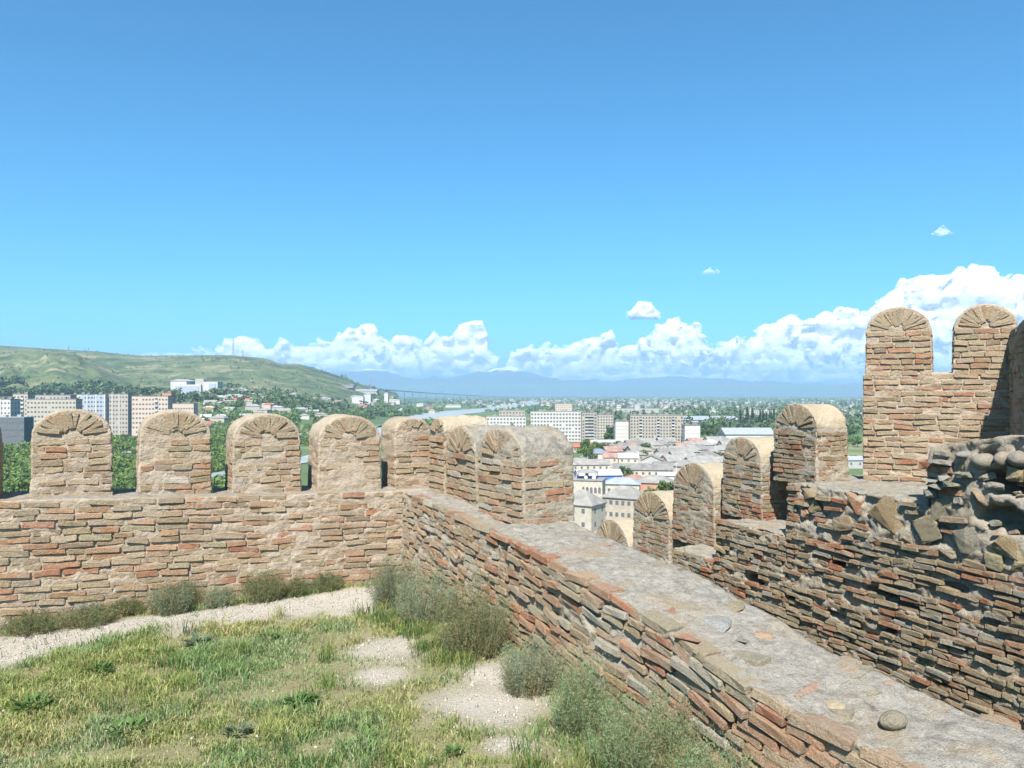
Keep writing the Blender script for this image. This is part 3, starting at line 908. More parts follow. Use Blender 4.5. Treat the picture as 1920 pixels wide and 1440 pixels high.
def gravel_mask(x, y):
    """1 on bare pale gravel"""
    x = np.asarray(x, float); y = np.asarray(y, float)
    da = dist_A(x, y); db = dist_B(x, y)
    w = 0.22 * fbm(x * 1.3, y * 1.3, 0 * x, 3, 310) + 0.20 * fbm(x * 5, y * 5, 0 * x, 4, 311, .65)
    strip = sstep(0.02, 0.22, da) * (1 - sstep(0.62, 0.95, da + w + 0.12 * (x < -2)))
    def spot(cx, cy, rx, ry):
        return 1 - sstep(0.2, 1.6, np.sqrt(((x - cx) / rx) ** 2 + ((y - cy) / ry) ** 2) + 2.2 * w)
    m = np.maximum.reduce([strip, spot(-0.10, 4.15, .30, .30), spot(-0.78, 5.1, .24, .34), spot(-0.02, 3.65, .14, .10), spot(-0.75, 4.6, .16, .14), spot(-0.35, 3.3, .2, .08), spot(-0.05, 4.6, .22, .2)])
    return m
def mat_yard():
    m, nt, b = new_mat('yard_soil')
    p = n_pos(nt)
    g = n_attr(nt, 'Col')
    n1 = n_noise(nt, 9, 5, 0.7, p); n2 = n_noise(nt, 70, 4, 0.75, p)
    grav = n_ramp(nt, n2, [(0.25, (0.28, 0.25, 0.21)), (0.5, (0.43, 0.39, 0.335)), (0.8, (0.52, 0.48, 0.42))])
    soil = n_ramp(nt, n1, [(0.3, (0.21, 0.18, 0.10)), (0.5, (0.28, 0.255, 0.14)), (0.7, (0.20, 0.225, 0.09))])
    soil = n_mix(nt, 0.5, soil, n_ramp(nt, n2, [(0.25, 0.5), (0.75, 1.0)]), 'MULTIPLY')
    nt.links.new(n_mix(nt, g, soil, grav), b.inputs['Base Color'])
    n_bump(nt, n2, 0.9, 0.02, b)
    return m
xs = np.arange(-6.5, 2.6, 0.05); ys = np.arange(-2.5, 7.6, 0.05)
X, Y = np.meshgrid(xs, ys)
Z = yard_z(X, Y)
nr, nc = X.shape
i, j = np.meshgrid(np.arange(nr - 1), np.arange(nc - 1), indexing='ij'); a = i * nc + j
F = np.stack([a, a + 1, a + nc + 1, a + nc], -1).reshape(-1, 4)
cx = X.ravel()[F].mean(1); cy = Y.ravel()[F].mean(1)
DB = dist_B(cx, cy)
F = F[(dist_A(cx, cy) > -0.15) & (DB > -0.15)]
yard = link('yard_ground', mesh_from('yard_ground', np.stack([X, Y, Z], -1).reshape(-1, 3), F, mat_yard()))
gm = gravel_mask(X, Y).ravel()
set_colors(yard.data, np.stack([gm] * 3, 1))
tag(yard, kind='structure')

# gravel chips
def scatter(n, x0, x1, y0, y1, seed):
    r = np.random.default_rng(seed)
    x = r.uniform(x0, x1, n); y = r.uniform(y0, y1, n)
    ok = (dist_A(x, y) > 0.03) & (dist_B(x, y) > 0.03) & (np.abs(x / np.maximum(y, .1)) < 1.0) & (y > 2.2)
    return x[ok], y[ok], r
x, y, r = scatter(80000, -6.2, 1.5, 2.3, 7, 41)
gmv = gravel_mask(x, y)
ok = r.random(len(x)) < 0.03 + 0.5 * gmv ** 1.2
x, y = x[ok][:14000], y[ok][:14000]
z = yard_z(x, y)
tet = np.array([(1, 0, 0), (-.5, .8, 0), (-.5, -.8, 0), (0, 0, .8), (.2, .1, -.8)])
tf = np.array([(0, 1, 3), (1, 2, 3), (2, 0, 3), (1, 0, 4), (2, 1, 4), (0, 2, 4)])
sz = 0.004 + 0.010 * r.random(len(x)) ** 3
ang = r.uniform(0, 6.28, len(x)); ca, sa = np.cos(ang), np.sin(ang)
L = tet[None] * sz[:, None, None] * r.uniform(.6, 1.4, (len(x), 5, 1))
V = np.stack([L[..., 0] * ca[:, None] - L[..., 1] * sa[:, None] + x[:, None], L[..., 0] * sa[:, None] + L[..., 1] * ca[:, None] + y[:, None], L[..., 2] + z[:, None] + 0.002], -1)
F = (tf[None] + 5 * np.arange(len(x))[:, None, None]).reshape(-1, 3)
me = mesh_from('gravel', V.reshape(-1, 3), F, mat_plain('gravel_chip', (0.34, 0.308, 0.265), 0.35, 30), False)
tag(link('gravel', me), 'pale gravel chips scattered over the bare strip and patches of the yard', 'gravel', kind='stuff')

# ------------------------------------------------------------------ grass
def blades(x, y, z, h, w, col, r, lean=0.5, name='grass', mat=None, parent=None):
    n = len(x)
    a = r.uniform(0, 2 * np.pi, n); b = r.uniform(0, 2 * np.pi, n)
    ln = np.abs(r.normal(lean, 0.28, n)) * h
    dx, dy = np.cos(a) * ln, np.sin(a) * ln
    wx, wy = np.cos(b) * w / 2, np.sin(b) * w / 2
    P = np.zeros((n, 5, 3))
    P[:, 0] = np.stack([x - wx, y - wy, z - .01], 1); P[:, 1] = np.stack([x + wx, y + wy, z - .01], 1)
    mx, my, mz = x + dx * .35, y + dy * .35, z + h * .62
    P[:, 2] = np.stack([mx + wx * .8, my + wy * .8, mz], 1); P[:, 3] = np.stack([mx - wx * .8, my - wy * .8, mz], 1)
    P[:, 4] = np.stack([x + dx, y + dy, z + h * np.clip(1.05 - 0.35 * (ln / h) ** 2, .4, 1.1)], 1)
    k = 5 * np.arange(n)
    F = np.concatenate([np.stack([k, k + 1, k + 2], 1), np.stack([k, k + 2, k + 3], 1), np.stack([k + 3, k + 2, k + 4], 1)])
    me = mesh_from(name, P.reshape(-1, 3), F, mat or M_LEAF, False)
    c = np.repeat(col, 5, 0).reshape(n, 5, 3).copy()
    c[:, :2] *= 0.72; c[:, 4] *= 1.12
    set_colors(me, c.reshape(-1, 3))
    return link(name, me, parent)

x, y, r = scatter(900000, -6.2, 1.6, 2.3, 6.9, 55)
gmv = gravel_mask(x, y); dn = fbm(x * 1.6, y * 1.6, 0 * x, 3, 320)
dens = np.clip(0.62 + 0.75 * dn + 0.22 * (1 - sstep(-1.9, -0.7, x)), 0.10, 1) * (1 - 0.985 * sstep(0.02, 0.7, gmv))
clump = fbm(x * 7, y * 7, 0 * x, 3, 330)
dens *= np.clip(0.80 + 1.2 * clump, 0.15, 1)
dry = sstep(0.12, 0.45, fbm(x * 1.9 + 7, y * 1.9, 0 * x, 3, 331))
dens *= 1 - 0.38 * dry
dens *= 1 - 0.4 * sstep(-0.9, 0.4, x) * (fbm(x * 2.2, y * 2.2, 0 * x, 2, 324) > -0.25)
ok = r.random(len(x)) < dens * 0.95
x, y, dn, clump = x[ok], y[ok], dn[ok], clump[ok]
lush = np.clip(0.5 + 0.9 * fbm(x * 0.8 + 3, y * 0.8, 0 * x, 3, 322) + 0.28 * (x < -1.6), 0, 1)
yel = np.clip(0.5 + 1.1 * fbm(x * 1.7, y * 1.7, 0 * x, 3, 323) - 0.35 * lush, 0, 1)[:, None]
h = (0.008 + 0.026 * lush ** 1.5 + 0.02 * r.random(len(x)) ** 3) * r.uniform(.6, 1.3, len(x)) * np.clip(1 + 1.5 * clump, .5, 1.9)
green = np.array([0.225, 0.275, 0.095]); straw = np.array([0.46, 0.41, 0.225]); deep = np.array([0.125, 0.195, 0.065]); lime = np.array([0.32, 0.35, 0.125])
mixr = r.random((len(x), 1))
col = np.where(mixr < 0.50, green, np.where(mixr < 0.8, lime, deep)) * r.uniform(.75, 1.3, (len(x), 1))
col = np.where(r.random((len(x), 1)) < 0.10 + 0.42 * yel, straw * r.uniform(.7, 1.2, (len(x), 1)), col)
hue = fbm(x * 2.6 + 11, y * 2.6, 0 * x, 2, 333)[:, None]
col = col * np.where(hue > .12, np.array([.8, .97, 1.05]), 1.0) * np.where(hue < -.18, np.array([1.06, 1.04, .95]), 1.0)
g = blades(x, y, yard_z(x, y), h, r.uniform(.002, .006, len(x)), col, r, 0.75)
tag(g, 'short green and straw-coloured grass covering the yard inside the walls', 'grass', kind='stuff')
# taller tufts
tx, ty, r = scatter(900, -6, 1.2, 2.4, 6.6, 77)
tg = gravel_mask(tx, ty)
sel = (tg < .45) & (r.random(len(tx)) < .30)
tx, ty = tx[sel], ty[sel]
ex = np.array([-0.85, -0.7, -0.6, -0.5, -0.45, -0.95, -0.35, -0.62, .35, .1, .55]); ey = np.array([5.6, 5.35, 5.1, 4.95, 4.8, 5.75, 4.7, 5.5, 3.4, 3.5, 3.1])
tx = np.concatenate([tx, np.repeat(ex, 5) + r.normal(0, .07, 55)]); ty = np.concatenate([ty, np.repeat(ey, 5) + r.normal(0, .08, 55)])
nb = 46
x = np.repeat(tx, nb) + r.normal(0, .035, len(tx) * nb); y = np.repeat(ty, nb) + r.normal(0, .035, len(tx) * nb)
ht = np.repeat(r.uniform(.05, .13, len(tx)), nb) * r.uniform(.5, 1.1, len(tx) * nb)
tc = np.repeat(np.array([[0.15, 0.23, 0.055], [0.10, 0.18, 0.04], [0.26, 0.28, 0.09], [0.07, 0.14, 0.045]])[r.integers(0, 4, len(tx))], nb, 0) * r.uniform(.7, 1.3, (len(x), 1))
tc = np.where(r.random((len(x), 1)) < .16, np.array([.40, .35, .19]), tc)
ok = (dist_A(x, y) > 0.02) & (dist_B(x, y) > 0.02)
x, y, ht, tc = x[ok], y[ok], ht[ok], tc[ok]
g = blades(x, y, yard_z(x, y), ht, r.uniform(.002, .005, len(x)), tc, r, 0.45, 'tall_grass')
tag(g, 'taller grass tufts standing among the short grass of the yard', 'grass', kind='stuff')

# broad-leaved weeds
def weed(fx, fy, R, label, tone, seed, n=70, up=.5):
    r = np.random.default_rng(seed); z0 = float(yard_z(np.array([fx]), np.array([fy]))[0])
    P = []; C = []
    for k in range(n):
        a = r.uniform(0, 6.283); q = R * np.sqrt(r.random()) * .5; L = R * r.uniform(.35, .7); el = r.uniform(.2, 1.1) * up * 1.6
        o = np.array([np.cos(a) * q, np.sin(a) * q, r.uniform(0, .35) * R]); dr = np.array([np.cos(a) * math.cos(el), np.sin(a) * math.cos(el), math.sin(el)]); sd = np.array([-np.sin(a), np.cos(a), 0]) * L * r.uniform(.10, .2)
        P += [o, o + dr * L * .55 + sd, o + dr * L * np.array([1, 1, .75]), o + dr * L * .55 - sd]; C += [np.array(tone) * r.uniform(.7, 1.35)] * 4
    me = mesh_from('weed', np.array(P), np.arange(len(P)).reshape(-1, 4), M_LEAF, False); set_colors(me, np.array(C))
    o = link('weed', me); o.location = (fx, fy, z0); return tag(o, label, 'weed', 'broad-leaved weeds in the grass')
for k, (px, py, R, lab, tone) in enumerate([(565, 1322, .11, 'dark green leafy weed clump in the middle of the grass', (.06, .12, .03)), (505, 1200, .09, 'green leafy weed near the gravel strip', (.09, .16, .04)), (312, 1225, .07, 'small bright weed at the edge of the grass below the wall', (.12, .19, .05)),
                                            (445, 1375, .08, 'grey-green thistle-like weed low in the grass', (.11, .14, .09)), (185, 1265, .10, 'dark green weed clump in the left part of the grass', (.07, .14, .035)), (240, 1375, .12, 'wide leafy weed near the bottom left', (.09, .17, .045)),
                                            (375, 1212, .12, 'blue-green weed patch below the gravel strip', (.10, .15, .09)), (60, 1330, .12, 'leafy weed at the left edge of the grass', (.08, .16, .04)), (690, 1390, .07, 'small weed at the bottom between grass and gravel', (.10, .17, .05)), (850, 1415, .06, 'tiny weed at the bottom before the bare patch', (.10, .17, .05))]):
    p = at_height(px, py, 0.0); weed(p.x, p.y, R, lab, tone, 400 + k)

# ------------------------------------------------------------------ bushes
def bush(fx, fy, W, H, label, tone, seed, tall=1.0, n=None):
    """grey-green wormwood with its foot at fx, fy in the yard"""
    r = np.random.default_rng(seed)
    p = Vector((fx, fy, float(yard_z(np.array([fx]), np.array([fy]))[0])))
    root = bpy.data.objects.new('wormwood_bush', None); COL.objects.link(root)
    root.location = p; tag(root, label, 'bush', 'grey-green bushes at the foot of the walls')
    ns = n or int(110 + 420 * W)
    V = []; F = []; C = []; nv = 0
    sm = MB()
    LV = []; LC = []
    for k in range(ns):
        a = r.uniform(0, 2 * np.pi); rr = np.sqrt(r.random()) * 0.5
        bx, by = np.cos(a) * rr * W * 0.8, np.sin(a) * rr * min(W, .45) * 0.7
        tip = np.array([bx * 1.35 + r.normal(0, .06 * W), by * 1.4 + r.normal(0, .04), 1.22 * H * (1 - 0.5 * (2 * rr) ** 2) * r.uniform(.5, 1.1) * tall])
        base = np.array([bx * .8, by * .8, -0.02])
        if k % 2 == 0:
            sm.tube(base, base * .4 + tip * .6, .0028, .0016, 3)
        m = int(44 + 110 * H)
        t = r.uniform(.12, 1.05, m)[:, None]
        pos = base + (tip - base) * t + r.normal(0, .011, (m, 3)) * (1.2 - .4 * t)
        d = (tip - base) / np.linalg.norm(tip - base)
        dirs = d + r.normal(0, .75, (m, 3)); dirs /= np.linalg.norm(dirs, axis=1)[:, None]
        sd = np.cross(dirs, r.normal(0, 1, (m, 3))); sd /= np.linalg.norm(sd, axis=1)[:, None]
        ln = r.uniform(.006, .019, (m, 1)); wd = r.uniform(.0008, .0021, (m, 1))
        LV.append(np.stack([pos - sd * wd, pos + sd * wd, pos + dirs * ln], 1))
        c = np.array(tone) * r.uniform(.7, 1.3) * np.ones((m, 1)) * r.uniform(.85, 1.15, (m, 1))
        if r.random() < .2: c = np.array([.28, .24, .12]) * r.uniform(.7, 1.2, (m, 1))
        LC.append(np.repeat(c, 3, 0))
    V = np.vstack(LV).reshape(-1, 3)
    F = np.arange(len(V)).reshape(-1, 3)
    # keep foliage on the yard side of the walls
    wx = V[:, 0] + p.x; wy = V[:, 1] + p.y
    da = dist_A(wx, wy); db = dist_B(wx, wy)
    push = np.clip(0.02 - da, 0, 9); V[:, 0] += push * LA_N[0]; V[:, 1] += push * LA_N[1]
    bad = (db < -0.02).reshape(-1, 3).any(1)
    F = F[~bad]
    me = mesh_from('foliage', V, F, M_LEAF, False)
    cc = np.vstack(LC)
    set_colors(me, cc[:len(me.vertices)])
    link('foliage', me, root)
    sm.build('stems', M_STEM, root)
    return root
M_STEM = mat_plain('stem', (0.20, 0.16, 0.09), 0.3, 20)
GG = (0.17, 0.215, 0.135); GD = (0.15, 0.175, 0.085); GS = (0.22, 0.27, 0.175); GR = (0.205, 0.28, 0.145)
for q in [(60, 1178, 120, 38, 'low dark-green bush at the foot of the left wall, nearest the left edge', GD, 1),
          (170, 1166, 120, 42, 'low dark bush at the wall foot, second from the left edge', GD, 2),
          (235, 1150, 70, 34, 'small scraggy bush at the wall foot between the dark bush and the grey mound', GD, 3),
          (318, 1150, 92, 64, 'rounded blue-grey bush at the wall foot below the third merlon', GG, 4),
          (345, 1128, 60, 54, 'olive bush rising behind the rounded blue-grey bush against the wall', GD, 5),
          (412, 1134, 66, 38, 'low silvery bush at the wall foot between the two tall olive bushes', GS, 6),
          (492, 1126, 92, 62, 'tall olive-green bush at the wall foot below the fourth merlon', GD, 7),
          (555, 1116, 60, 36, 'small dark bush beside the tall olive bush, on the side of the corner', GD, 8),
          (612, 1108, 70, 34, 'sparse low bush at the wall foot nearest the corner', GD, 9),
          ]:
    p = at_height(q[0], q[1], 0.0)
    bush(p.x, p.y, q[2] / FPX * p.y * .85, q[3] / FPX * p.y * .8, q[4], q[5], 900 + q[6])
for q in [(-0.88, 6.02, .40, .36, 'blue-green bush in the corner where the two walls meet', GG, 10),
          (-0.60, 5.58, .42, .34, 'wispy grey-green bush beside the corner bush along the curving wall', GS, 11),
          (-0.24, 4.95, .48, .42, 'tall feathery bush against the middle of the curving wall', GD, 12),
          (0.10, 4.36, .36, .27, 'small silvery bush between the feathery bush and the large near bush', GS, 13),
          (0.36, 3.82, .34, .32, 'tall straw-tinged bush at the far end of the large near bush', GR, 14),
          (0.58, 3.40, .46, .30, 'large bright grey-green bush nearest the camera against the curving wall', GR, 15),
          (0.78, 3.02, .40, .25, 'grey-green bush at the bottom edge where the curving wall leaves the picture', GR, 16)]:
    bush(*q[:6], 900 + q[6])

# ================================================================== the land outside
ZG = -42.0
def gd(py): return (EYE - ZG) * FPX / (py - YH)          # distance at which the plain shows on that row
RIDGE = [(-3000, 640), (-900, 640), (-300, 645), (0, 650), (60, 654), (110, 657), (180, 660), (260, 668), (430, 668), (500, 675), (525, 684), (560, 684), (590, 692), (640, 708), (665, 718), (700, 730), (740, 741), (800, 760)]
SPUR = [(-2500, 690), (-600, 672), (-200, 668), (0, 664), (60, 660), (105, 657), (140, 663), (180, 681), (225, 705), (270, 728), (310, 742), (360, 760)]
def land_z(x, y):
    x = np.asarray(x, float); y = np.asarray(y, float)
    r = np.hypot(x, y)
    th = np.arctan2(x, y)
    px = 960 + FPX * np.tan(np.clip(th, -1.15, 1.15))
    px = np.where(np.abs(th) > 1.15, np.where(th < 0, -2400.0, 4300.0), px)
    cosf = np.cos(np.clip(th, -1.15, 1.15))
    z = -3.4 + (ZG + 3.4) * sstep(13, 135, r)
    left = 1 - sstep(420, 760, px)
    z = z + 39 * sstep(900, 1500, r) * left
    n = fbm(x / 260, y / 260, 0 * x, 4, 500)
    n2 = fbm(x / 700 + 4, y / 700, 0 * x, 3, 501)
    rid = np.interp(px, [q[0] for q in RIDGE], [(YH - q[1]) / FPX * 2700 for q in RIDGE]) + EYE
    rid = np.where(px > 745, ZG, np.maximum(rid, ZG))
    g = sstep(1500, 2700, r * cosf)
    zr = z + (rid + 8 * n2 - z) * g * np.where(px < 800, 1, 0) + 14 * n * g * (1 - g) * 4 * left
    spv = np.interp(px, [q[0] for q in SPUR], [(YH - q[1]) / FPX * 1900 for q in SPUR]) + EYE
    rr = r * cosf
    gs = sstep(1380, 1900, rr) * (1 - 0.75 * sstep(1950, 2500, rr))
    gul = 44 * (np.abs(fbm(px / 60 + rr / 420, rr / 700, 0 * x, 4, 511)) - .28) * sstep(1420, 1600, rr) * (1 - sstep(1750, 1900, rr))
    zs = z + (spv - z) * gs + gul
    zr = np.where((px < 370), np.maximum(zr, zs), zr)
    # far plain, gently uneven; mountains on the horizon
    mt = sstep(14500, 19000, r) * (1 - sstep(20000, 24500, r) * 0.8)
    mh = np.interp(px, [-3000, -800, 300, 560, 700, 780, 850, 900, 960, 1000, 1060, 1150, 1240, 1330, 1500, 1700, 2000, 3000, 4500], [480, 500, 540, 560, 580, 540, 600, 730, 780, 640, 540, 470, 540, 480, 400, 420, 460, 440, 440])
    mh = mh * (1 + 0.22 * fbm(px / 70, 0 * x, 0 * x, 3, 530) + 0.10 * fbm(px / 16, 0 * x, 0 * x, 3, 531))
    rg = (1 - np.abs(fbm(x / 3000, y / 3000, 0 * x, 5, 521)) * 1.6) ** 2
    zr = zr + mt * mh * 0.84 * (0.50 + 0.55 * rg)
    return zr
radii = np.concatenate([np.linspace(0.5, 12, 6), np.geomspace(15, 800, 46), np.linspace(830, 3100, 105), np.geomspace(3200, 14500, 32), np.linspace(15000, 25000, 50)])
thc = np.linspace(-0.72, 0.72, 400)
tho = np.linspace(0.72, 2 * np.pi - 0.72, 90)[1:-1]
ths = np.concatenate([thc, tho])
R_, T_ = np.meshgrid(radii, ths, indexing='ij')
X = R_ * np.sin(T_); Y = R_ * np.cos(T_); Z = land_z(X, Y)
nr, nc = X.shape
i, j = np.meshgrid(np.arange(nr - 1), np.arange(nc), indexing='ij')
j2 = (j + 1) % nc
F = np.stack([i * nc + j, (i + 1) * nc + j, (i + 1) * nc + j2, i * nc + j2], -1).reshape(-1, 4)[:, ::-1]

def mat_land():
    m, nt, b = new_mat('land')
    p = n_pos(nt)
    sx = nt.nodes.new('ShaderNodeSeparateXYZ'); nt.links.new(p, sx.inputs[0])
    n1 = n_noise(nt, 0.0035, 6, 0.65, p); n2 = n_noise(nt, 0.02, 6, 0.7, p); n3 = n_noise(nt, 0.12, 5, 0.7, p)
    grass = n_ramp(nt, n1, [(0.36, (0.06, 0.09, 0.038)), (0.5, (0.095, 0.125, 0.052)), (0.66, (0.17, 0.17, 0.085))])
    grass = n_mix(nt, n_ramp(nt, n2, [(0.46, 0.0), (0.60, 0.75)]), grass, (0.052, 0.072, 0.034))
    grass = n_mix(nt, n_ramp(nt, n3, [(0.54, 0.0), (0.70, 0.6)]), grass, (0.29, 0.26, 0.16))
    n4 = n_noise(nt, 0.009, 7, 0.75, p, 1.2)
    grass = n_mix(nt, n_ramp(nt, n4, [(0.53, 0.0), (0.58, 0.85)]), grass, (0.038, 0.058, 0.028))
    grass = n_mix(nt, n_ramp(nt, n4, [(0.38, 0.75), (0.44, 0.0)]), grass, (0.27, 0.23, 0.15))
    # field pattern on the plain
    vo = nt.nodes.new('ShaderNodeTexVoronoi'); vo.inputs['Scale'].default_value = 0.004
    nt.links.new(p, vo.inputs['Vector'])
    bw = nt.nodes.new('ShaderNodeRGBToBW'); nt.links.new(vo.outputs['Color'], bw.inputs[0])
    fld = n_ramp(nt, bw.outputs[0], [(0.2, (0.08, 0.125, 0.05)), (0.45, (0.13, 0.17, 0.07)), (0.6, (0.19, 0.20, 0.10)), (0.8, (0.09, 0.13, 0.055))])
    fld = n_mix(nt, n_ramp(nt, n2, [(0.45, 0.0), (0.6, 0.7)]), fld, (0.07, 0.11, 0.045))
    hz = nt.nodes.new('ShaderNodeMapRange'); hz.inputs[1].default_value = -38; hz.inputs[2].default_value = -25
    nt.links.new(sx.outputs[2], hz.inputs[0])
    col = n_mix(nt, hz.outputs[0], fld, grass)
    # rock and snow on the far mountains
    mz = nt.nodes.new('ShaderNodeMapRange'); mz.inputs[1].default_value = 190; mz.inputs[2].default_value = 230
    nt.links.new(sx.outputs[2], mz.inputs[0])
    col = n_mix(nt, mz.outputs[0], col, (0.06, 0.075, 0.06))
    nf = n_noise(nt, 0.0016, 6, 0.75, p)
    ad = nt.nodes.new('ShaderNodeMath'); ad.operation = 'MULTIPLY_ADD'
    nt.links.new(nf, ad.inputs[0]); ad.inputs[1].default_value = 300; nt.links.new(sx.outputs[2], ad.inputs[2])
    sn = nt.nodes.new('ShaderNodeMapRange'); sn.inputs[1].default_value = 650; sn.inputs[2].default_value = 700
    nt.links.new(ad.outputs[0], sn.inputs[0])
    col = n_mix(nt, sn.outputs[0], col, (0.9, 0.92, 0.95))
    nt.links.new(col, b.inputs['Base Color'])
    return m
land = link('terrain', mesh_from('terrain', np.stack([X, Y, Z], -1).reshape(-1, 3), F, mat_land()))
tag(land, kind='structure')

def ground(px, d):
    x = (px - 960) / FPX * d
    return Vector((x, d, float(land_z(np.array([x]), np.array([d]))[0])))

# --- river and gravel banks
def mat_river():
    m, nt, b = new_mat('river')
    p = n_pos(nt)
    n1 = n_noise(nt, 0.03, 5, 0.65, p)
    nt.links.new(n_ramp(nt, n1, [(0.40, (0.26, 0.29, 0.29)), (0.52, (0.30, 0.32, 0.31)), (0.56, (0.37, 0.36, 0.33))]), b.inputs['Base Color'])
    b.inputs['Roughness'].default_value = 0.35
    return m
M_RIVER = mat_river()
RIVERS = []
def ribbon(name, pts, z=None, label=None):
    P = np.array([[(a - 960) / FPX * gd(b), gd(b)] for a, b, w in pts]); W = np.array([w for a, b, w in pts])
    L = np.concatenate([[0], np.cumsum(np.linalg.norm(np.diff(P, axis=0), axis=1))])
    s = np.linspace(0, L[-1], 220)
    x = np.interp(s, L, P[:, 0]); y = np.interp(s, L, P[:, 1]); w = np.interp(s, L, W)
    k = np.ones(9) / 9
    x = np.convolve(np.pad(x, 4, 'edge'), k, 'valid'); y = np.convolve(np.pad(y, 4, 'edge'), k, 'valid')
    tx, ty = np.gradient(x), np.gradient(y); l = np.hypot(tx, ty); tx /= l; ty /= l
    w1 = w * (1 + 0.35 * fbm(s / 60, 0 * s, 0 * s, 3, 601)); w2 = w * (1 + 0.35 * fbm(s / 60, 0 * s + 9, 0 * s, 3, 602))
    A = np.stack([x - ty * w1, y + tx * w1], 1); B = np.stack([x + ty * w2, y - tx * w2], 1)
    za = np.full(len(s), ZG + 0.5)
    V = np.concatenate([np.column_stack([A, za]), np.column_stack([B, za])])
    n = len(s); k = np.arange(n - 1)
    o = link(name, mesh_from(name, V, np.stack([k, k + n, k + n + 1, k + 1], 1), M_RIVER))
    RIVERS.append(o)
    return tag(o, kind='structure')
ribbon('river', [(-60, 862, 10), (120, 856, 9), (230, 852, 9), (330, 842, 8), (405, 838, 9), (500, 824, 10), (600, 812, 14), (690, 800, 26), (735, 792, 38), (800, 782, 45), (860, 773, 50), (930, 766, 50), (990, 758, 45), (1010, 754, 40)])
ribbon('river', [(300, 940, 7), (408, 893, 8), (480, 880, 8), (567, 864, 9), (640, 842, 9), (705, 815, 14), (745, 798, 20)])

# ------------------------------------------------------------------ trees
def leaf_tris(n, rx, rz, r, size, zc, lobes=5):
    """leaf clumps through the crown's volume, gathered in lobes"""
    cs = r.normal(0, 0.42, (lobes, 3)); cs[:, 2] = cs[:, 2] * 0.9
    c = cs[r.integers(0, lobes, n)]
    d = r.normal(0, 1, (n, 3)); d /= np.linalg.norm(d, axis=1)[:, None]
    rad = 0.58 * r.random((n, 1)) ** 0.4
    p = c + d * rad
    p *= np.array([rx, rx, rz]); p[:, 2] += zc
    a = r.normal(0, 1, (n, 3)); a /= np.linalg.norm(a, axis=1)[:, None]
    b = np.cross(a, r.normal(0, 1, (n, 3))); b /= np.linalg.norm(b, axis=1)[:, None]
    s = size * r.uniform(.6, 1.4, (n, 1))
    V = np.stack([p - a * s * .5, p + a * s * .5, p + b * s], 1)
    return V.reshape(-1, 3)

def crown_mesh(seed, n, rx, rz, zc, size, tone, lobes=6, name='crown'):
    r = np.random.default_rng(seed)
    V = leaf_tris(n, rx, rz, r, size, zc, lobes)
    me = mesh_from(name, V, np.arange(len(V)).reshape(-1, 3), M_FOREST, False)
    c = np.array(tone) * r.uniform(.65, 1.4, (n, 1))
    set_colors(me, np.repeat(c, 3, 0)[:len(me.vertices)])
    return me
TREE_KINDS = {}
for kd, (rx, rz, zc, n, size, tone, lobes) in {'broad': (3.2, 2.8, 4.6, 900, .75, (.085, .135, .035), 8), 'dark': (2.6, 3.0, 4.4, 800, .7, (.045, .085, .032), 7), 'lime': (3.0, 2.4, 3.8, 800, .7, (.13, .19, .045), 8),
                                               'poplar': (1.1, 6.0, 8.5, 700, .75, (.045, .08, .035), 5), 'conifer': (1.4, 4.4, 5.6, 600, .65, (.035, .065, .032), 4)}.items():
    crowns = [crown_mesh(1000 + k + len(kd), n, rx, rz, zc, size, tone, lobes) for k in range(3)]
    mb = MB(); mb.tube((0, 0, -.5), (0, 0, zc), .32, .14, 6)
    for k in range(4):
        a = k * 1.6 + .3; mb.tube((0, 0, zc * .5), (math.cos(a) * rx * .5, math.sin(a) * rx * .5, zc + rz * .2), .14, .05, 4)
    t = mb.build('trunk', M_STEM); tm = t.data; bpy.data.objects.remove(t)
    TREE_KINDS[kd] = (crowns, tm)
def tree(px, d, kind, scale, label, group=None, z=None):
    p = ground(px, d)
    root = bpy.data.objects.new({'poplar': 'poplar_tree', 'conifer': 'conifer_tree'}.get(kind, 'tree'), None); COL.objects.link(root)
    root.location = p; root.scale = (scale,) * 3; root.rotation_euler = (0, 0, random.uniform(0, 6.28))
    crowns, tm = TREE_KINDS[kind]
    link('crown', random.choice(crowns), root); link('trunk', tm, root)
    tag(root, label, 'tree', group)
    return root

